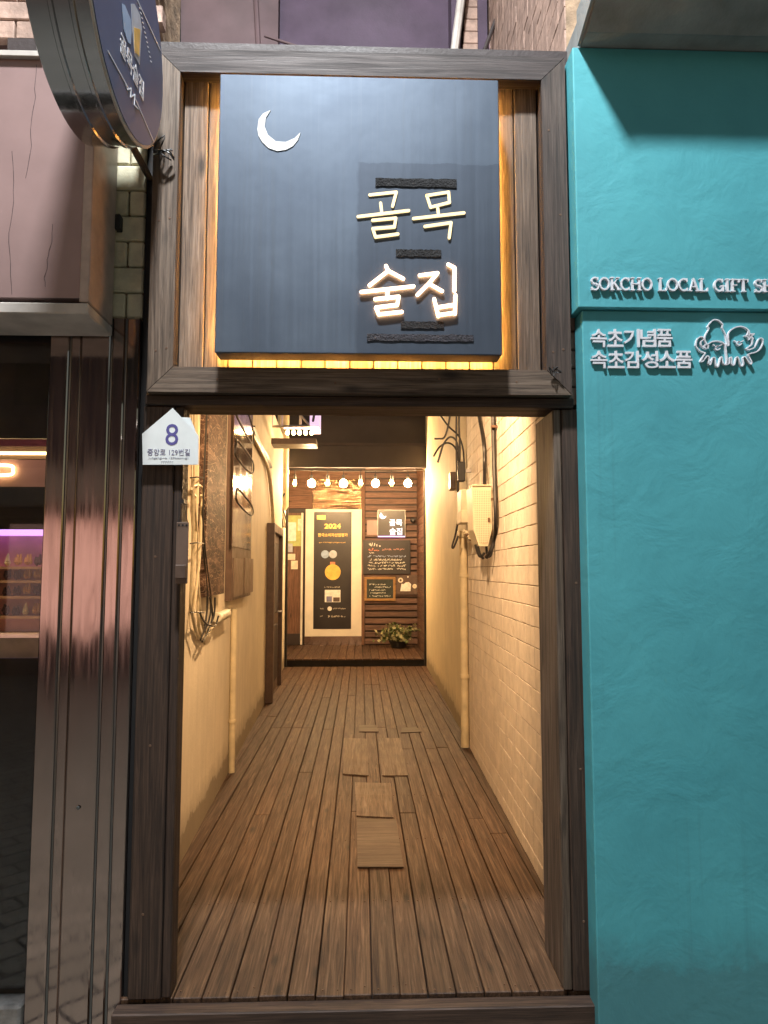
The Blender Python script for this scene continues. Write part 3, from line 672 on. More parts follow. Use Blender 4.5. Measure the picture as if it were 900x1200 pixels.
# display rack with trinkets
yr = .62; zt, zb = P(25, 628, y=yr).z, P(25, 740, y=yr).z
t = thing('display_rack', 'pink display rack of small trinkets behind the shop window', 'shelf', (-1.7, yr + .1, zb))
MB().box(-2.3, -1.222, yr + .03, yr + .06, zb, zt).build('back_panel', 'rack_pink', t)
MB().box(-2.3, -1.222, yr - .05, yr + .03, zt + .001, zt + .06).build('light_box', 'purple_led', t)
for k in range(4):
    zz = P(25, (664, 680, 698, 721)[k], y=yr).z
    MB().box(-2.25, -1.24, yr - .06, yr + .03, zz - .012, zz).build('shelf_board', 'shelf_wood', t)
MB().box(-2.3, -1.222, yr - .3, yr + .06, zb - .12, zb - .001).build('counter', 'paper', t)
tr = random.Random(11); tms = []
for v_ in range(5):
    b = MB()
    for k in range(5): b.lathe([(.003, 0), (.008 + tr.random() * .006, .012), (.004, .03 + .02 * tr.random())], (tr.uniform(-.012, .012), tr.uniform(-.006, .006), tr.random() * .012), n=6)
    me = bpy.data.meshes.new('trinket'); me.from_pydata(b.v, [], b.f); me.materials.append(M[('trinket_dark', 'trinket_gold', 'trinket_dark', 'leaf_cream', 'trinket_dark')[v_]]); tms.append(me)
for k in range(4):
    zz = P(25, (664, 680, 698, 721)[k], y=yr).z
    for c_ in range(9):
        o = link('trinket', tms[tr.randrange(5)], (-1.26 - c_ * .045, yr - .03, zz)); tag(o, ('little trinket on the top shelf of the pink rack', 'little trinket on the second shelf of the pink rack', 'little trinket on the third shelf of the pink rack', 'little trinket on the lowest shelf of the pink rack')[k], 'trinket', 'trinkets on the pink display rack')
sl = bpy.data.lights.new('rack_light', 'AREA'); sl.energy = 5; sl.size = .5; sl.color = (1, .62, .42)
slo = bpy.data.objects.new('rack_light', sl); sc.collection.objects.link(slo); slo.parent = t; slo.location = Vector((-1.6, .36, 2.3)) - Vector(t.location)
# pink sign box
BY0, BX1 = -.25, -.965; z0, z1 = 2.45, 3.40
t = thing('sign_box', 'blank pink shop sign box with pale metal edges and cracks', 'sign', (-2.0, -.1, z0))
MB().box(-3.4, BX1 - .035, BY0 + .004, -.01, z0 + .06, z1).build('face_panel', 'pink_panel', t)
MB().box(BX1 - .034, BX1, BY0, -.01, z0 + .045, z1, .003).build('end_trim', 'pink_frame', t)
MB().box(-3.4, BX1, BY0 - .004, -.01, z0, z0 + .04, .004).build('bottom_trim', 'dull_white', t)
MB().box(-3.4, BX1 + .005, BY0 - .012, -.01, z1 + .001, z1 + .025, .003).build('top_trim', 'dull_white', t)
rr = random.Random(4)
for (xs, za, zb_) in ((-1.235, 2.52, 3.05), (-1.205, 2.95, 3.38), (-1.12, 2.55, 2.78)):
    pts = []; x_ = xs; n = 14
    for k in range(n + 1):
        pts.append((x_, za + (zb_ - za) * k / n)); x_ += rr.uniform(-.006, .006)
    MB().stroke(pts, .0007, .0008, front(BY0 + .0035)).build('crack', 'black_gap', t)
cb = MB().tube(spline([P(128, 205, y=.0), P(131, 240, y=.0), P(136, 258, y=.0), P(133, 300, y=.0), P(130, 362, y=.0)]), .004, 6); tag(cb.build('cable', 'cable_white', smooth=True), 'thin cream cable running down beside the pink sign box', 'cable')
q = P(139, 262, y=.0); tag(MB().box(q.x - .02, q.x + .012, -.02, .016, q.z - .03, q.z + .03, .003).build('junction_box', 'black_plastic'), 'small dark box on the cream block wall', 'junction box')

# ================================================================== teal gift shop
t = thing('gift_shop_building', 'turquoise rendered gift shop wall with raised lettering beside the gateway', 'building', (2.2, .1, -.15))
lo_z = 2.545
MB().box(.845, 4.2, -.10, -.004, -.15, lo_z, .004).build('lower_wall', 'teal_render', t)
MB().box(.826, 4.2, -.12, -.004, lo_z + .002, 3.60, .004).build('fascia', 'teal_render', t)
q = [(.868, .26), (1.25, -.12)]
MB().prism([(.86, -.2, 3.60), (.86, -.335, 3.665), (.86, -.335, 3.74), (.86, .5, 3.74), (.86, .5, 3.602), (.86, -.19, 3.602)], (3.4, 0, 0)).build('canopy_slab', 'concrete', t)
MB().prism([(.845, -.1205, 3.603), (.845, -.345, 3.67), (.845, -.345, 3.75), (.845, -.1205, 3.75)], (.013, 0, 0)).build('canopy_edge', 'concrete', t)
MB().box(.96, 4.2, .3, .8, 3.75, 6).build('upper_wall', 'pink_tile', t)
for k in range(19): MB().box(.819, .88, .004, .14, 2.2 + k * .075, 2.2 + k * .075 + .068, .003).build('edge_brick', 'tile_tan', t)
fy = -.1205
# serif capitals as strokes on a 0..1 grid: (points, weight)
def arc(cx, cy, rx_, ry_, a0, a1, n=12): return [(cx + rx_ * math.cos(R(a0 + (a1 - a0) * k / n)), cy + ry_ * math.sin(R(a0 + (a1 - a0) * k / n))) for k in range(n + 1)]
H, T_ = .15, .075
SER = {
 'S': (.62, [(arc(.31, .74, .24, .24, 20, 270), .12), (arc(.31, .26, .26, .25, 90, -160), .12), ([(.54, .82), (.54, .98)], T_), ([(.06, .02), (.06, .2)], T_)]),
 'O': (.84, [(arc(.42, .5, .35, .46, 0, 360, 26), .13)]),
 'K': (.80, [([(.17, .02), (.17, .98)], H), ([(.62, .96), (.2, .42)], T_), ([(.33, .58), (.68, .04)], H), ([(.04, .02), (.31, .02)], T_), ([(.04, .98), (.31, .98)], T_), ([(.5, .98), (.74, .98)], T_), ([(.55, .02), (.8, .02)], T_)]),
 'C': (.76, [(arc(.42, .5, .35, .46, 45, 315, 22), .13), ([(.66, .76), (.66, .98)], T_), ([(.66, .05), (.66, .22)], T_)]),
 'H': (.88, [([(.18, .02), (.18, .98)], H), ([(.70, .02), (.70, .98)], H), ([(.18, .52), (.7, .52)], T_)] + [([(a - .13, b_), (a + .13, b_)], T_) for a in (.18, .7) for b_ in (.02, .98)]),
 'L': (.68, [([(.18, .02), (.18, .98)], H), ([(.05, .98), (.32, .98)], T_), ([(.05, .02), (.6, .02)], T_), ([(.61, .02), (.61, .24)], T_)]),
 'A': (.82, [([(.12, .02), (.4, .98)], T_), ([(.4, .98), (.70, .02)], H), ([(.22, .34), (.6, .34)], T_), ([(.02, .02), (.24, .02)], T_), ([(.56, .02), (.82, .02)], T_)]),
 'G': (.84, [(arc(.42, .5, .35, .46, 45, 320, 22), .13), ([(.66, .76), (.66, .98)], T_), ([(.68, .06), (.68, .44)], H), ([(.52, .44), (.82, .44)], T_)]),
 'I': (.42, [([(.2, .02), (.2, .98)], H), ([(.06, .02), (.34, .02)], T_), ([(.06, .98), (.34, .98)], T_)]),
 'F': (.64, [([(.18, .02), (.18, .98)], H), ([(.05, .98), (.6, .98)], T_), ([(.6, .98), (.6, .78)], T_), ([(.18, .52), (.48, .52)], T_), ([(.05, .02), (.32, .02)], T_)]),
 'T': (.74, [([(.37, .02), (.37, .98)], H), ([(.05, .98), (.69, .98)], T_), ([(.05, .98), (.05, .78)], T_), ([(.69, .98), (.69, .78)], T_), ([(.23, .02), (.51, .02)], T_)]),
 'P': (.68, [([(.18, .02), (.18, .98)], H), ([(.05, .02), (.32, .02)], T_), ([(.05, .98), (.36, .98)], T_), (arc(.36, .73, .24, .25, 90, -90), .12), ([(.36, .48), (.18, .48)], T_)])}
t = thing('shop_lettering', 'raised pale serif letters reading SOKCHO LOCAL GIFT SHOP on turquoise fascia', 'lettering', (1.2, fy, 2.6))
words = [('SOKCHO', 691.5, 763.5), ('LOCAL', 770, 828.5), ('GIFT', 835, 875.5), ('SHOP', 882.7, 928)]
for wd, p0, p1 in words:
    a, b_ = P(p0, 334, y=fy), P(p1, 334, y=fy); tot = sum(SER[c][0] for c in wd); k = (b_.x - a.x) / tot; hgt = .049; x_ = a.x
    zb_ = 2.613
    for c in wd:
        b = MB()
        for j, (st, wt) in enumerate(SER[c][1]):
            b.stroke([(x_ + u * k, zb_ + v * hgt) for u, v in st], wt * hgt * 1.05, .011, (Vector((0, fy + .0003, 0)), X, Z, -Y), .0005 * j)
        b.build('letter', 'letter_white', t); x_ += SER[c][0] * k
fl = -.1005
def kline(s_, box, label):
    t = thing('shop_lettering', label, 'lettering', P(box[0], box[3], y=fl))
    n = len(s_); x0, x1 = box[0], box[2]
    for i, c in enumerate(s_):
        a = x0 + (x1 - x0) * i / n; b_ = x0 + (x1 - x0) * (i + 1) / n - 1.2
        u = uvbox(a, box[1], b_, box[3], fl); b = MB(); text_into(b, c, (Vector((0, fl + .0003, 0)), X, Z, -Y), u, .010, .012); b.build('letter', 'letter_white', t)
kline('속초기념품', (692, 386.5, 788, 407), 'shorter upper line of five raised Korean letters on turquoise wall')
kline('속초감성소품', (692, 412, 811, 432), 'longer lower line of six raised Korean letters on turquoise wall')
t = thing('emblem', 'raised pale outline emblem of squid and octopus on turquoise wall', 'emblem', P(852, 432, y=fl))
EMB = {'squid_outline': [[(255, 405), (225, 365), (225, 310), (265, 235), (250, 215), (285, 165), (320, 140), (370, 150), (410, 190), (405, 225), (440, 300), (455, 400)], [(265, 390), (300, 370), (350, 365), (400, 375), (435, 400)],
                         [(215, 345), (200, 322), (170, 322), (140, 350), (128, 410), (165, 465), (225, 490)], [(215, 345), (182, 370), (182, 410), (225, 440)], arc(238, 422, 20, 22, 0, 360), [(310, 405), (322, 412)], [(380, 412), (395, 405)], [(330, 445), (350, 460), (380, 445)], arc(350, 424, 6, 6, 0, 360, 6),
                         [(225, 492), (175, 575), (200, 578), (240, 525), (265, 540), (260, 600), (280, 612), (300, 545), (325, 548), (340, 628), (362, 628), (385, 540), (402, 545), (412, 600), (445, 612), (450, 540), (435, 410)]],
       'octopus_outline': [[(440, 400), (475, 408), (468, 300), (495, 250), (550, 218), (610, 212), (660, 232), (690, 262)], [(640, 310), (670, 300), (680, 265), (700, 290), (740, 290), (715, 315), (730, 340), (700, 330), (685, 350), (675, 322), (640, 310)], arc(703, 305, 14, 14, 0, 360, 8),
                           [(722, 340), (715, 400), (660, 445), (690, 458)], [(690, 455), (745, 430), (780, 360), (805, 335), (832, 352), (820, 420), (770, 475), (690, 500), (682, 520), (715, 590), (695, 605), (645, 532), (622, 545), (628, 610), (602, 626), (572, 540), (550, 542), (532, 612), (507, 610), (502, 540), (484, 545), (478, 600), (450, 608)],
                           [(532, 362), (548, 375)], [(605, 372), (622, 362)], [(555, 395), (580, 412), (605, 395)], arc(575, 376, 6, 6, 0, 360, 6)]}
for nm, sts in EMB.items():
    b = MB()
    for j, st in enumerate(sts):
        pp = pts_front(st, 800, 360, 9, fl)
        if len(pp) > 3: pp = [(p_.x, p_.y) for p_ in spline([(a, b_, 0) for a, b_ in pp], 3)]
        b.stroke(pp, .0042, .010, (Vector((0, fl + .0003, 0)), X, Z, -Y), .0003 * j)
    b.build(nm, 'letter_white', t)

# ================================================================== things on the left alley wall
def wallbox(p0, p1, wall, d0, d1, nm, mat, parent, bev=.004):
    """box on a side wall between two pixels (lower-near, upper-far), standing d0..d1 proud of it"""
    sgn = 1 if wall is LW else -1
    a = W(*p0, wall, sgn * d1); b_ = W(*p1, wall, sgn * d1)
    y0, y1 = sorted((a.y, b_.y)); z0_, z1_ = sorted((a.z, b_.z))
    fx = lambda y, d: (wall[0] + wall[1] * y + sgn * d)
    return MB().prism([(fx(y0, d0), y0, z0_), (fx(y1, d0), y1, z0_), (fx(y1, d1), y1, z0_), (fx(y0, d1), y0, z0_)], (0, 0, z1_ - z0_)).build(nm, mat, parent)
a = W(241, 702, LW, .05)
t = thing('marble_slab', 'brown veined marble slab standing proud of the cream wall', 'slab', (lx(a.y), a.y + .2, a.z))
wallbox((240, 700), (268, 400), LW, .002, .05, 'stone_slab', 'marble', t)
a = W(271, 700, LW, .06)
t = thing('notice_board', 'glossy brown notice board with rounded outlined panels on the cream wall', 'notice board', (lx(a.y), a.y + .2, a.z))
wallbox((271, 704), (298, 400), LW, .002, .05, 'back_panel', 'door_brown', t)
wallbox((272, 640), (297.5, 400), LW, .05, .056, 'glossy_sheet', 'board_gloss', t)
wallbox((273.5, 700), (285, 655), LW, .05, .057, 'pocket', 'rack_brown', t); wallbox((286.5, 696), (297, 655), LW, .05, .057, 'pocket', 'rack_brown', t)
for q in ([(277, 478), (279, 490), (296, 520), (296, 500), (288, 475)], [(277, 520), (277, 535), (295, 555), (296, 540), (279, 516), (277, 520)], [(278, 572), (278, 588), (295, 604), (295, 592), (279, 572)]):
    MB().tube(spline([W(a_, b_, LW, .059) for a_, b_ in q], 4), .006, 6).build('outline', 'black_plastic', t)
t = thing('cable_bundle', 'tied bundle of cream cables hanging in loops beside the marble slab', 'cable', W(238, 755, LW, .03))
bp = [[(232, 465), (231, 560), (229, 640), (226, 700), (228, 735), (237, 752)], [(228, 470), (228, 580), (232, 640), (232, 700), (233, 735), (240, 754)], [(236, 580), (237, 600), (232, 660), (235, 720), (242, 742), (250, 735)], [(229, 582), (224, 574), (230, 568), (238, 575), (236, 600), (234, 650), (229, 700), (226, 728)], [(226, 560), (226, 640), (224, 690), (224, 715), (232, 748)]]
for k, q in enumerate(bp): MB().tube(spline([W(a_, b_, LW, .02 + .006 * k) for a_, b_ in q]), .0085, 7).build('cable', 'cable_white', t, True)
MB().tube([W(231, 400, LW, .03), W(230, 590, LW, .03)], .014).build('conduit', 'pipe_cream', t, True)
for yy in (637, 718, 560): MB().tube([W(223, yy, LW, .05), W(231, yy - 1, LW, .065), W(239, yy, LW, .05)], .004, 6).build('cable_tie', 'cable_black', t)
t = thing('black_cables', 'loose black cables drooping below the marble slab', 'cable', W(246, 745, LW, .03))
for q in ([(238, 640), (243, 700), (240, 735), (235, 750)], [(243, 470), (238, 600), (242, 660), (247, 700), (246, 722), (240, 740)], [(252, 700), (251, 720), (246, 732), (239, 728), (234, 718)], [(256, 722), (252, 733), (244, 732)], [(246, 700), (249, 722), (243, 742), (237, 752)]):
    MB().tube(spline([W(a_, b_, LW, .05) for a_, b_ in q]), .006, 6).build('cable', 'cable_black', t, True)
a, b_ = W(254, 724, LW, .035), W(266, 719, LW, .035)
t = thing('junction_box', 'round cream junction box hanging from the black cables', 'junction box', a)
dv = (b_ - a).normalized(); MB().tube([a, a + dv * .004, b_ - dv * .004, b_], [.03, .034, .034, .03], 14).build('body', 'meter_label', t, True)
MB().tube([b_ - dv * .003, b_ + dv * .004], .015, 10).build('knob', 'black_plastic', t)
pw_ = W(271, 913, LW, .03)
t = thing('drain_pipe', 'cream drainpipe on the plastered wall below the notice board', 'pipe', (pw_.x, pw_.y, 0))
MB().tube([(pw_.x, pw_.y, .012), (pw_.x, pw_.y, 1.25)], .024, 12).build('pipe', 'pipe_cream', t, True)
zc = W(268, 851, LW, .03).z; MB().lathe([(.031, -.012), (.031, .012)], (pw_.x, pw_.y, zc), n=12).box(pw_.x - .055, pw_.x - .02, pw_.y - .008, pw_.y + .008, zc - .008, zc + .008).build('clamp', 'pipe_cream', t)
# side door deeper in
a = W(312, 812, LW, .03); dy0, dy1 = 5.7, 7.1; dh = W(312, 612, LW).z
t = thing('side_door', 'brown side door with frame in the cream alley wall', 'door', (lx(dy0), dy0, 0))
def wb(y0, y1, z0_, z1_, d0, d1, nm, mat, par=None, wall=LW):
    sgn = 1 if wall is LW else -1; fx = lambda y, d: wall[0] + wall[1] * y + sgn * d
    return MB().prism([(fx(y0, d0), y0, z0_), (fx(y1, d0), y1, z0_), (fx(y1, d1), y1, z0_), (fx(y0, d1), y0, z0_)], (0, 0, z1_ - z0_)).build(nm, mat, par or t)
wb(dy0, dy0 + .12, .004, dh, .002, .09, 'frame_post', 'door_brown'); wb(dy1 - .1, dy1, .004, dh, .002, .09, 'frame_post', 'door_brown'); wb(dy0 + .121, dy1 - .101, dh - .1, dh, .002, .09, 'frame_head', 'door_brown')
lf = wb(dy0 + .122, dy1 - .102, .004, dh - .102, .002, .04, 'leaf', 'door_brown')
for z0_, z1_ in ((.15, .85), (1.0, 1.9)): wb(dy0 + .3, dy1 - .3, z0_, z1_, .041, .05, 'panel', 'dark_brown', lf)
MB().tube([(lx(6.8) + .045, 6.8, 1.0), (lx(6.8) + .1, 6.8, 1.0), (lx(6.8) + .1, 6.92, 1.0)], .012).build('handle', 'grey_metal', lf)
t = thing('cable_run', 'dark cable run sloping down the upper cream wall past the side door', 'cable', W(318, 580, LW, .03))
for k in range(3): MB().tube(spline([W(296 + k, 500, LW, .03), W(303 + k, 520, LW, .03), W(312 + k, 535, LW, .03), W(316 + k, 548, LW, .03)]), .012, 6).build('cable', 'cable_black', t, True)
MB().tube(spline([W(296, 510, LW, .03), W(313, 545, LW, .03), W(318, 580, LW, .03), W(320, 615, LW, .03)]), .022, 7).build('cable', 'cable_white', t, True)
a = P(331, 598, y=8.2); b_ = P(333, 470, y=8.2)
t = thing('downpipe', 'fat cream downpipe at the porch corner under the bracket sign', 'pipe', a)
MB().tube([(a.x, a.y, a.z), (a.x, a.y, a.z + .06), (a.x, a.y, b_.z)], [.05, .09, .09], 14).build('pipe', 'pipe_cream', t, True)
MB().lathe([(.1, -.03), (.1, .03)], (a.x, a.y, P(331, 553, y=8.2).z), n=14).build('collar', 'pipe_cream', t)
MB().box(lx(8.2), a.x - .06, 8.18, 8.22, a.z + .3, a.z + .34).build('bracket', 'grey_metal', t)
for k in range(6): MB().tube(spline([(a.x - .06 + .02 * k, 8.1, a.z + .5 - .05 * k), (a.x - .1 + .02 * k, 8.05, a.z + .1), (a.x - .07 + .03 * k, 8.1, a.z - .25), (a.x - .12, 8.1, a.z - .5 + .06 * k)]), .012, 6).build('cable', 'cable_black' if k % 2 else 'cable_white', t, True)
# bracket sign hung high on the left
yb = 6.2
t = thing('bracket_sign', 'metal bracket sign with violet panel and small bulbs above the side door', 'sign', P(355, 512, y=yb))
def bar(p0, p1, r_=.016, nm='frame_bar', y_=yb): MB().tube([P(*p0, y=y_), P(*p1, y=y_)], r_, 6).build(nm, 'grey_metal', t)
bar((312, 500), (366, 499)); bar((330, 440), (330, 500)); bar((352, 440), (352, 498)); bar((343, 476), (364, 500)); bar((318, 440), (318, 500), .02)
p0, p1 = P(313, 515, y=yb), P(371, 522, y=yb); MB().box(p0.x, p1.x, yb - .1, yb + .25, p1.z, p0.z - .0).build('lower_tray', 'door_brown', t)
p0, p1 = P(363, 500, y=yb), P(374, 430, y=yb); MB().box(p0.x, p1.x, yb - .02, yb + .5, p0.z, p1.z, .004).build('violet_panel', 'purple_sheet' if 'purple_sheet' in M else 'pink_tile', t)
p2, p3 = P(366, 480, y=yb - .025), P(370, 495, y=yb - .025)
MB().stroke([(p2.x - .0, p2.z + .03), (p2.x + .02, p2.z + .01), (p3.x, p2.z + .03)], .02, .004, front(yb - .0205)).stroke([(p2.x + .03, p2.z - .03), (p2.x + .01, p3.z + .02)], .03, .004, front(yb - .0205)).build('letter', 'black_plastic', t)
p0, p1 = P(332, 503, y=yb), P(364, 501, y=yb); MB().box(p0.x, p1.x, yb + .05, yb + .1, p1.z, p1.z + .012).build('violet_tube', 'purple_led', t)
for k in range(5):
    p0 = P(337 + k * 7, 507, y=yb + .05); MB().lathe([(.006, .03), (.02, .015), (.024, -.005), (.012, -.026)], p0, n=10).build('bulb', 'filament', t, True)

# ================================================================== things on the right alley wall
yq = 2.22; q0 = P(553, 640, y=yq); q1 = P(577, 570, y=yq)
t = thing('telecom_box', 'cream perforated telecom box with tapered base on the tiled wall', 'electrical box', (q1.x, yq, q0.z))
xr = rx(yq) - .014
x0, x1 = q0.x, min(q1.x, xr - .003); hb = q1.z - q0.z
MB().prism([(x0 + .012, yq, q0.z + .12), (x0 + .05, yq, q0.z), (x1 - .03, yq, q0.z), (x1, yq, q0.z + .12), (x1, yq, q1.z), (x0 + .004, yq, q1.z)], (0, .26, 0)).build('housing', 'box_plastic', t)
MB().prism([(x0 + .022, yq - .004, q0.z + .125), (x0 + .055, yq - .004, q0.z + .02), (x1 - .035, yq - .004, q0.z + .02), (x1 - .01, yq - .004, q0.z + .125), (x1 - .01, yq - .004, q1.z - .03), (x0 + .016, yq - .004, q1.z - .03)], (0, .003, 0)).build('grille', 'perforated', t)
MB().box(x0 + .004, x1 - .003, yq - .012, yq + .27, q1.z + .001, q1.z + .012, .003).build('lid', 'box_plastic', t)
MB().box(x1 - .03, x1 - .015, yq - .014, yq - .005, q0.z + .17, q0.z + .2, .002).build('latch', 'rust', t)
MB().box(x1 - .002, rx(yq) + .0, yq + .05, yq + .2, q1.z - .1, q1.z - .06).build('mount', 'grey_metal', t)
yq2 = 3.0; q0 = P(541, 616, y=yq2); q1 = P(555, 573, y=yq2)
t = thing('terminal_box', 'small stepped cream terminal box with ribbed splices beside the perforated one', 'electrical box', (q1.x, yq2, q0.z))
MB().box(q0.x, q1.x + .02, yq2, yq2 + .25, q0.z + .12, q1.z, .006).build('housing', 'box_plastic', t)
MB().box(q0.x - .012, q1.x - .01, yq2 - .05, yq2 + .2, q0.z + .02, q0.z + .125, .006).build('lower_housing', 'box_plastic', t)
MB().box(q1.x, rx(yq2 + .1), yq2 + .05, yq2 + .2, q0.z + .15, q0.z + .2).build('mount', 'grey_metal', t)
for k in range(9):
    p0 = P(543 + k * 1.6, 622 + k * 2.0, y=yq2 - .02); MB().tube([p0, p0 + Vector((.07, .03, -.03))], .013, 8).build('splice', 'rust' if k % 3 == 2 else 'box_plastic', t, True)
t = thing('black_cables', 'cut black cables fanning out above the terminal box', 'cable', P(540, 560, y=3.3))
for q in ([(529, 470), (526, 495), (521, 512), (514, 514), (509, 514)], [(538, 468), (538, 500), (539, 530), (537, 560)], [(516, 487), (526, 500), (538, 512), (543, 530), (544, 555)], [(508, 535), (515, 524), (525, 519), (534, 526), (538, 545)], [(513, 542), (516, 532), (520, 520), (528, 512), (536, 520), (539, 550)], [(535, 470), (535, 540), (537, 600), (534, 625), (530, 640), (532, 641), (537, 628)], [(537, 548), (537, 600), (535, 622)]):
    MB().tube(spline([P(a_, b_, y=3.35) for a_, b_ in q]), .0085, 6).build('cable', 'cable_black', t, True)
p0 = P(541, 556, y=3.3); MB().box(p0.x - .035, p0.x + .03, 3.28, 3.36, p0.z - .06, p0.z + .11, .006).build('splice_block', 'black_plastic', t)
MB().box(p0.x + .02, rx(3.3), 3.31, 3.34, p0.z + .02, p0.z + .05).build('mount', 'grey_metal', t)
p0 = W(530, 563, RW, -.03); tag(MB().box(p0.x - .03, rx(p0.y), p0.y - .08, p0.y + .08, p0.z - .1, p0.z + .08, .006).build('socket_box', 'door_brown'), 'small brown socket box on the smooth yellow plaster', 'socket')
t = thing('black_conduits', 'two thick black conduits running down the tiled wall to the perforated box', 'cable', W(578, 650, RW, -.03))
MB().tube(spline([W(557, 465, RW, -.03), W(562, 490, RW, -.03), W(567, 520, RW, -.03), W(568, 545, RW, -.03), W(568, 569, RW, -.06)]), .014, 8).build('conduit', 'cable_black', t, True)
MB().tube(spline([W(578, 460, RW, -.03), W(578.5, 520, RW, -.03), W(580, 570, RW, -.03), W(581, 610, RW, -.03), P(579, 632, y=2.15), P(575, 646, y=2.15), P(570, 653, y=2.2)]), .0145, 8).build('conduit', 'cable_black', t, True)
for q in ([(560, 640), (563, 650), (567, 655)], [(557, 638), (562, 652), (568, 648)], [(570, 640), (571, 650), (574, 652), (577, 645)]): MB().tube(spline([P(a_, b_, y=2.26) for a_, b_ in q]), .009, 6).build('cable', 'cable_black', t, True)
for yy in (500, 585): p0 = W(579, yy, RW, -.03); MB().box(p0.x - .02, rx(p0.y), p0.y - .012, p0.y + .012, p0.z - .008, p0.z + .008).build('clip', 'rust', t)
p0 = W(545, 868, RW, -.05)
t = thing('drain_pipe', 'yellow painted pipe where the tiled wall meets smooth plaster', 'pipe', (p0.x, p0.y, 0))
MB().tube([(p0.x, p0.y, .012), (p0.x, p0.y, 1.85)], .035, 12).build('pipe', 'pipe_cream', t, True)
for zz in (.62, 1.5): MB().lathe([(.042, -.015), (.042, .015)], (p0.x, p0.y, zz), n=12).box(p0.x + .02, rx(p0.y), p0.y - .01, p0.y + .01, zz - .01, zz + .01).build('clamp', 'pipe_cream', t)
MB().box(p0.x - .05, rx(p0.y), p0.y - .05, p0.y + .06, 1.84, 1.9, .005).build('cap', 'pipe_cream', t)

# ================================================================== porch and bar front at the end
PZ = .12; YF, YB = 8.9, 11.0
po = bpy.data.objects.new('porch_deck', None); sc.collection.objects.link(po); po['kind'] = 'structure'; po.location = (0, YF, 0)
MB().box(-1.5, 1.4, YF, YB, -.05, PZ - .03).build('riser', 'black_gap', po)
for k in range(20):
    x0 = -1.48 + k * .138; MB().box(x0, x0 + .13, YF - .02, YB, PZ - .028, PZ, .004).build('plank', 'deck_wood', po)
t = thing('bar_building', 'bar front at the alley end with slatted wood wall and glossy brown panels', 'building', (0, YB, PZ))
MB().box(-1.6, 1.6, YB, YB + .2, 0, 4.2).build('back_wall', 'dark_brown', t)
for k in range(3):
    z0_ = 2.74 + k * .25; MB().box(-1.45, .06, YB - .03, YB - .004, z0_, z0_ + .243, .003).build('panel', 'wood_red_x', t)
p0, p1 = P(366, 597, y=YB - .035), P(424, 562, y=YB - .035); MB().box(p0.x, p1.x, YB - .045, YB - .031, p0.z, p1.z, .003).build('glossy_panel', 'brushed_brown', t)
p0 = P(428, 600, y=YB).x; zz = PZ + .02
while zz < 3.5:
    MB().box(p0, 1.09, YB - .05, YB - .012, zz, zz + .098, .006).build('slat', 'slat_wood', t); zz += .128
MB().box(p0 - .07, p0 - .01, YB - .06, YB - .002, PZ, 3.5, .004).build('trim', 'wood_red_z', t)
for k in range(26):
    z0_ = PZ + .005 + k * .133; MB().box(1.085, 1.105, YF + .02, YB - .055, z0_, z0_ + .127, .004).build('clapboard', 'wood_red_y', t)
MB().box(1.11, 1.4, YF, YB, 0, 3.7).build('side_wall', 'dark_brown', t)
MB().box(-1.75, -1.47, YF, YB, 0, 3.7).build('side_wall', 'dark_brown', t)
MB().box(1.03, 1.09, YF - .09, YF - .022, .003, 3.2, .004).build('post', 'black_gap', t)
MB().box(-1.25, -1.19, YF - .09, YF - .022, .003, 3.2, .004).build('post', 'black_gap', t)
MB().box(-1.5, 1.4, 8.6, 8.68, 3.2, 3.56, .004).build('fascia', 'dark_plum', t)
MB().box(-1.5, 1.4, 8.682, YB, 3.56, 3.62).build('porch_ceiling', 'dark_brown', t)
MB().box(-1.6, 1.5, 8.75, 8.85, 3.625, 6.5).build('upper_wall', 'dark_plum', t)
# door with cream surround
p0, p1 = P(357, 757, y=YB), P(424, 597, y=YB)
t = thing('bar_door', 'cream bar door with steel kick plate carrying the black banner', 'door', ((p0.x + p1.x) / 2, YB, PZ))
MB().box(p0.x, p1.x, YB - .06, YB - .002, PZ + .002, p1.z, .005).build('leaf', 'door_cream', t)
MB().box(p0.x, p1.x + .0, YB - .066, YB - .061, PZ + .004, PZ + .17).build('kick_plate', 'stainless', t)
yb2 = YB - .0605
q0, q1 = P(367, 737, y=yb2), P(412, 600, y=yb2)
t = thing('banner', 'tall black award banner dated 2024 with gold medal', 'banner', ((q0.x + q1.x) / 2, yb2, q0.z))
MB().box(q0.x, q1.x, yb2 - .008, yb2 - .001, q0.z, q1.z).build('sheet', 'banner_black', t)
fr = front(yb2 - .0085)
def bb_(z0, z1, z2, z3): return uvbox(360 + z0 / 8, 595 + z1 / 8, 360 + z2 / 8, 595 + z3 / 8, yb2)
b = MB(); text_into(b, '2024', fr, bb_(162, 150, 315, 196), .002, .03); b.build('year', 'gold', t)
b = MB(); text_into(b, '한국소비자산업평가', fr, bb_(102, 240, 380, 272), .002, .02); b.build('title', 'gold', t)
def dashes(u, n, mat, nm, fr_, seed=1, th=None, par=None):
    b = MB(); rr = random.Random(seed); x_ = u[0]; h = u[3] - u[2]; mid = (u[2] + u[3]) / 2; st = (u[1] - u[0]) / n
    for i in range(n):
        if rr.random() < .12: x_ += st; continue
        pts = [(x_ + st * rr.uniform(.05, .2), u[2] + h * rr.uniform(.05, .9))] + [(x_ + st * rr.uniform(.2, .85), u[2] + h * rr.uniform(.05, .95)) for _ in range(2)]
        b.stroke(pts, th or h * .2, .0015, fr_, .0002 * (i % 2)); x_ += st
    return b.build(nm, mat, par or t)
dashes(bb_(112, 320, 360, 332), 26, 'gold', 'small_print', fr, 3)
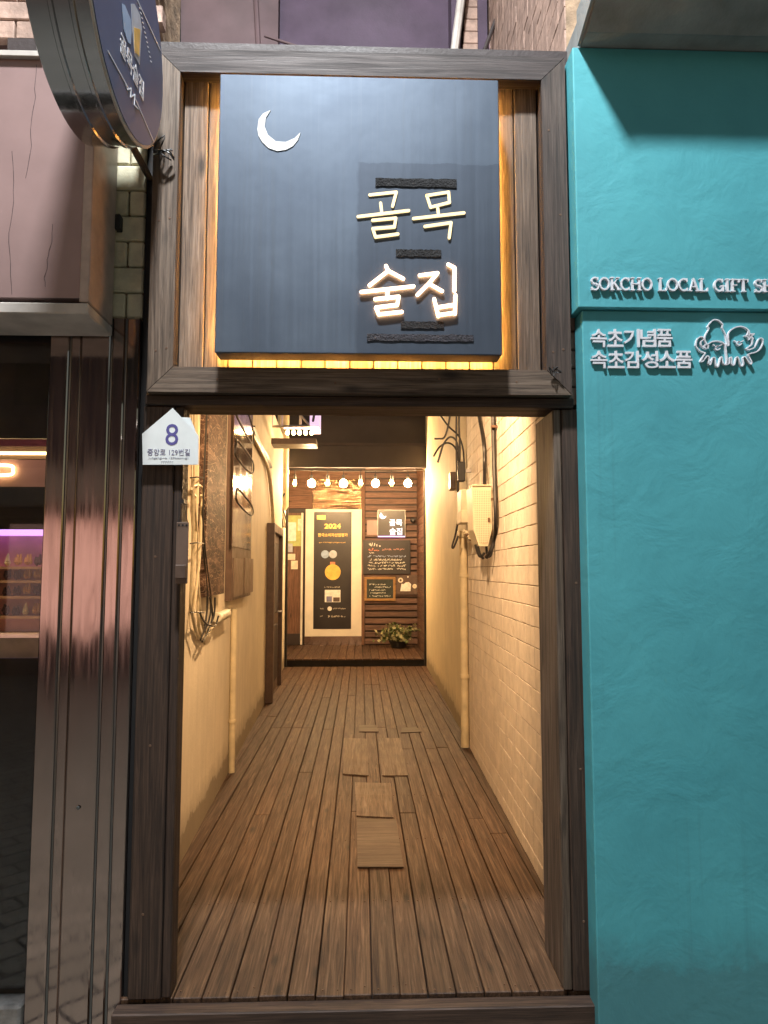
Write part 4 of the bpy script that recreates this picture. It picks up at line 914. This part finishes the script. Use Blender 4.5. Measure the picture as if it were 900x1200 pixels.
for cx_ in (168, 242):
    u = bb_(cx_ - 38, 398, cx_ + 38, 474); c = ((u[0] + u[1]) / 2, (u[2] + u[3]) / 2); MB().lathe([((u[1] - u[0]) / 2, -.002 - (cx_ > 200) * .002), ((u[1] - u[0]) / 2, 0)], (c[0], yb2 - .0085, c[1]), 'y', 20).build('round_mark', 'poster_blue' if cx_ < 200 else 'ink_pale', t)
u = bb_(166, 530, 314, 678); c = ((u[0] + u[1]) / 2, (u[2] + u[3]) / 2); r_ = (u[1] - u[0]) / 2
md = MB().lathe([(r_ * .75, -.006), (r_ * .8, -.008), (r_, -.008), (r_, 0)], (c[0], yb2 - .0085, c[1]), 'y', 28).build('medal', 'gold', t)
u = bb_(215, 508, 262, 532); MB().box(u[0], u[1], yb2 - .014, yb2 - .0085, u[2], u[3]).build('medal_ribbon', 'chalk_red', t)
u = bb_(165, 770, 312, 885); MB().box(u[0], u[1], yb2 - .012, yb2 - .0085, u[2], u[3]).build('photo', 'paper_white', t)
u = bb_(180, 830, 232, 882); MB().box(u[0], u[1], yb2 - .014, yb2 - .0125, u[2], u[3]).build('photo_shape', 'ink_grey', t)
u = bb_(244, 840, 305, 880); MB().box(u[0], u[1], yb2 - .014, yb2 - .0125, u[2], u[3]).build('photo_shape', 'door_brown', t)
dashes(bb_(160, 738, 320, 750), 16, 'paper', 'small_print', fr, 4); dashes(bb_(120, 938, 155, 952), 4, 'paper', 'small_print', fr, 5); dashes(bb_(245, 936, 360, 952), 12, 'paper', 'small_print', fr, 6); dashes(bb_(120, 1010, 155, 1022), 4, 'paper', 'small_print', fr, 7); dashes(bb_(195, 1008, 360, 1028), 15, 'paper', 'small_print', fr, 8)
u = bb_(190, 922, 232, 970); MB().lathe([((u[1] - u[0]) / 2, -.003), ((u[1] - u[0]) / 2, 0)], ((u[0] + u[1]) / 2, yb2 - .0085, (u[2] + u[3]) / 2), 'y', 16).build('round_mark', 'paper_white', t)
u = bb_(92, 72, 172, 110); MB().box(u[0], u[1], yb2 - .011, yb2 - .0085, u[2], u[3]).build('gold_tab', 'gold', t)
# ajar door with papers
q0, q1 = P(335, 757, y=YB - .05), P(355.5, 601, y=YB - .05)
t = thing('ajar_door', 'glazed brown door covered in stuck papers beside the cream door', 'door', (q0.x, YB, PZ))
MB().box(q0.x, q1.x, YB - .03, YB - .003, PZ + .01, q1.z).build('leaf', 'wood_red_z', t)
MB().box(q1.x - .04, q1.x, YB - .06, YB - .031, PZ + .01, q1.z, .003).build('frame', 'door_cream', t)
MB().box(q0.x, q1.x - .041, YB - .045, YB - .031, PZ + .01, PZ + .22).build('kick_board', 'dark_brown', t)
for (a, b_, c, d, mt) in ((336, 604, 353, 640, 'poster_green'), (336, 612, 347, 634, 'paper_white'), (336, 637, 343, 647, 'ink_pale'), (335.5, 649, 346, 656, 'paper'), (341, 657, 349, 667, 'paper'), (349, 608, 353, 622, 'paper')):
    u = uvbox(a, b_, c, d, YB - .04); k = (.004, .008)[mt != 'poster_green']; MB().box(u[0], u[1], YB - .0305 - k, YB - .0305 - k + .003, u[2], u[3]).build('paper', mt, t)
# small lit sign
yb3 = YB - .1; q0, q1 = P(443, 628, y=yb3), P(474.5, 598, y=yb3)
t = thing('light_box_sign', 'small square dark light box with white moon and lettering', 'sign', ((q0.x + q1.x) / 2, yb3, q0.z))
MB().box(q0.x, q1.x, yb3, YB - .052, q0.z, q1.z, .004).build('case', 'banner_black', t)
for a_, b_, c_, d_ in ((q0.x, q1.x, q1.z + .0005, q1.z + .008), (q0.x - .009, q0.x - .0005, q0.z, q1.z), (q1.x + .0005, q1.x + .009, q0.z, q1.z)): MB().box(a_, b_, yb3 - .004, yb3 + .03, c_, d_).build('edge', 'grey_metal', t)
MB().box(q0.x, q1.x, yb3 + .0, yb3 + .035, q0.z - .02, q0.z - .002).build('under_light', 'blue_led' if 'blue_led' in M else 'purple_led', t)
fr = front(yb3 - .0005)
def cc_(z0, z1, z2, z3): return uvbox(420 + z0 / 10, 590 + z1 / 10, 420 + z2 / 10, 590 + z3 / 10, yb3)
b = MB(); text_into(b, '골목', fr, cc_(362, 188, 512, 262), .003, .01); b.build('lettering', 'sign_cool', t)
b = MB(); text_into(b, '술집', fr, cc_(365, 288, 512, 368), .003, .01); b.build('lettering', 'sign_cool', t)
MB().prism([(a, yb3 - .001, c) for a, c in pts_front([(262, 108), (248, 140), (255, 168), (285, 182), (315, 170), (328, 148), (300, 152), (280, 138), (275, 120)], 420, 590, 10, yb3)], (0, -.003, 0)).build('moon', 'sign_cool', t)
# black board with notices
yb4 = YB - .085; u = uvbox(425.5, 633, 481, 673, yb4)
t = thing('blackboard', 'wide black notice board filled with rows of pale handwriting', 'notice board', ((u[0] + u[1]) / 2, yb4, u[2]))
MB().box(u[0], u[1], yb4, YB - .052, u[2], u[3], .004).build('board', 'banner_black', t)
fr = front(yb4 - .0003)
dashes(cc_(120, 460, 270, 508), 5, 'chalk', 'writing', fr, 20, .013); dashes(cc_(118, 525, 245, 558), 6, 'chalk_red', 'writing', fr, 21, .011); dashes(cc_(280, 525, 540, 552), 14, 'rack_pink', 'writing', fr, 22, .009); dashes(cc_(125, 566, 185, 590), 4, 'chalk', 'writing', fr, 23, .008)
for k, (yy, x2) in enumerate(((605, 560), (645, 510), (682, 565), (716, 562), (755, 555))): dashes(cc_(110, yy, x2, yy + 26), 34, 'chalk_blue' if k == 0 else 'chalk', 'writing', fr, 30 + k, .008)
u = uvbox(427, 676, 463.5, 704, yb4)
t = thing('chalkboard', 'green chalkboard in an orange wooden frame with handwritten lines', 'chalkboard', ((u[0] + u[1]) / 2, yb4, u[2]))
MB().box(u[0] + .03, u[1] - .03, yb4 + .008, YB - .052, u[2] + .03, u[3] - .03).build('slate', 'chalkboard', t)
fw = .045
for a_, b_, c_, d_ in ((u[0], u[1], u[2], u[2] + fw), (u[0], u[1], u[3] - fw, u[3]), (u[0], u[0] + fw, u[2] + fw + .001, u[3] - fw - .001), (u[1] - fw, u[1], u[2] + fw + .001, u[3] - fw - .001)): MB().box(a_, b_, yb4 - .01, YB - .054, c_, d_, .003).build('frame_bar', 'frame_oak', t)
for k, yy in enumerate((938, 970, 1005, 1040, 1075)): dashes(cc_(130 + (60 if k == 1 else 0), yy, 380 - (60 if k in (0, 2, 3) else 0), yy + 20), 16, 'chalk', 'writing', front(yb4 + .0078), 40 + k, .006)
u = uvbox(464.5, 674, 491, 697, yb4)
t = thing('photo_board', 'dark board pinned with pale cards beside the chalkboard', 'notice board', ((u[0] + u[1]) / 2, yb4, u[2]))
MB().box(u[0], u[1], yb4 + .004, YB - .052, u[2], u[3], .003).build('board', 'door_brown', t)
MB().prism([(a, yb4 + .003, c) for a, c in pts_front([(490, 1028), (610, 1028), (618, 945), (590, 920), (555, 925), (530, 945), (505, 940)], 420, 590, 10, yb4)], (0, -.004, 0)).build('card', 'paper_white', t)
for (cx_, cy_, r_, mt) in ((495, 900, 30, 'paper'), (495, 900, 14, 'door_brown'), (660, 970, 26, 'paper'), (580, 860, 9, 'paper_white'), (725, 860, 9, 'paper_white')):
    u2 = cc_(cx_ - r_, cy_ - r_, cx_ + r_, cy_ + r_); MB().lathe([((u2[1] - u2[0]) / 2, -.003 - .002 * (r_ < 20)), ((u2[1] - u2[0]) / 2, .0)], ((u2[0] + u2[1]) / 2, yb4 + .003, (u2[2] + u2[3]) / 2), 'y', 14).build('card', mt, t)
u = cc_(100, 195, 228, 368); tag(MB().box(u[0], u[1], YB - .07, YB - .052, u[2], u[3], .003).build('metal_plate', 'pink_panel'), 'blank pinkish plate left of the small light box', 'plate')
u = cc_(615, 150, 660, 240); tag(MB().lathe([(.02, 0), (.05, -.03), (.05, -.09), (.03, -.12)], ((u[0] + u[1]) / 2, YB - .052, (u[2] + u[3]) / 2), 'y', 12).build('wall_camera', 'black_plastic', smooth=True), 'small black camera on the slatted wall', 'camera')
# plant
pc = P(467, 764, y=10.45); pc.z = PZ
t = thing('potted_plant', 'variegated leafy plant in a low dark pot on the porch', 'plant', pc)
MB().lathe([(.12, .002), (.17, .1), (.18, .13), (.15, .13), (.14, .1)], pc, n=18).build('pot', 'black_plastic', t, True)
rr = random.Random(9); lg, lc, sm = MB(), MB(), MB()
for k in range(46):
    a_ = rr.uniform(0, 6.28); rad = rr.uniform(.08, .42); top = pc + Vector((rad * math.cos(a_) * 1.05, rad * math.sin(a_) * .7, rr.uniform(.1, .42))); base = pc + Vector((rr.uniform(-.08, .08), rr.uniform(-.08, .08), .11))
    mid = (base + top) / 2 + Vector((0, 0, .08)); cv = spline([base, mid, top], 4); sm.tube(cv, .004, 5)
    for j in range(10):
        q = cv[2 + j % (len(cv) - 2)] + Vector((rr.uniform(-.05, .05), rr.uniform(-.05, .05), rr.uniform(-.03, .05)))
        d = Vector((rr.uniform(-1, 1), rr.uniform(-1, 1), rr.uniform(-.3, .9))).normalized(); sd_ = d.cross(Vector((rr.uniform(-1, 1), rr.uniform(-1, 1), rr.uniform(-1, 1)))).normalized(); nn = d.cross(sd_)
        l_ = rr.uniform(.05, .095); vs = [q, q + d * l_ * .5 + sd_ * l_ * .42 + nn * .004, q + d * l_, q + d * l_ * .5 - sd_ * l_ * .42 + nn * .004]
        (lg if rr.random() < .45 else lc).add(vs, [(0, 1, 2), (0, 2, 3)])
sm.build('stem', 'leaf_green', t); lg.build('foliage', 'leaf_green', t, kind='stuff'); lc.build('foliage', 'leaf_cream', t, kind='stuff')
# string of bulbs under the fascia
ys = 8.72; zs = 3.19
t = thing('string_light', 'string of eight warm bulbs hanging under the porch fascia', 'string light', (0, ys, 2.85))
MB().tube(spline([(-1.18, ys, zs - .01), (-.5, ys, zs - .03), (.2, ys, zs - .025), (1.05, ys, zs - .01)]), .008, 6).build('cord', 'cable_black', t)
for k, pxx in enumerate((345.5, 365, 384, 402.5, 422.5, 440, 459, 478)):
    p0 = P(pxx, 566, y=ys); big = k in (1, 3, 5, 7)
    bl = thing if False else None
    b = MB().tube([(p0.x, ys, zs - .02), (p0.x, ys, p0.z + .13)], .005, 6).lathe([(.022, .055), (.026, .06), (.026, .125), (.018, .135)], p0, n=12).build('socket', 'black_plastic', t)
    prof = [(.004, -.066), (.03, -.06), (.052, -.04), (.06, -.008), (.055, .022), (.035, .045), (.02, .056)]
    if big: MB().lathe([(r_ * 1.0, h) for r_, h in prof], p0, n=16).build('bulb', 'bulb_lit', t, True)
    else:
        bu = MB().lathe([(r_ * .85, h) for r_, h in prof], p0, n=16).build('bulb', 'bulb_glass', t, True)
        MB().tube(spline([p0 + Vector((-.014, 0, .05)), p0 + Vector((-.02, 0, -.03)), p0 + Vector((0, 0, .02)), p0 + Vector((.02, 0, -.03)), p0 + Vector((.014, 0, .05))], 4), .006, 6).build('filament', 'filament', bu)
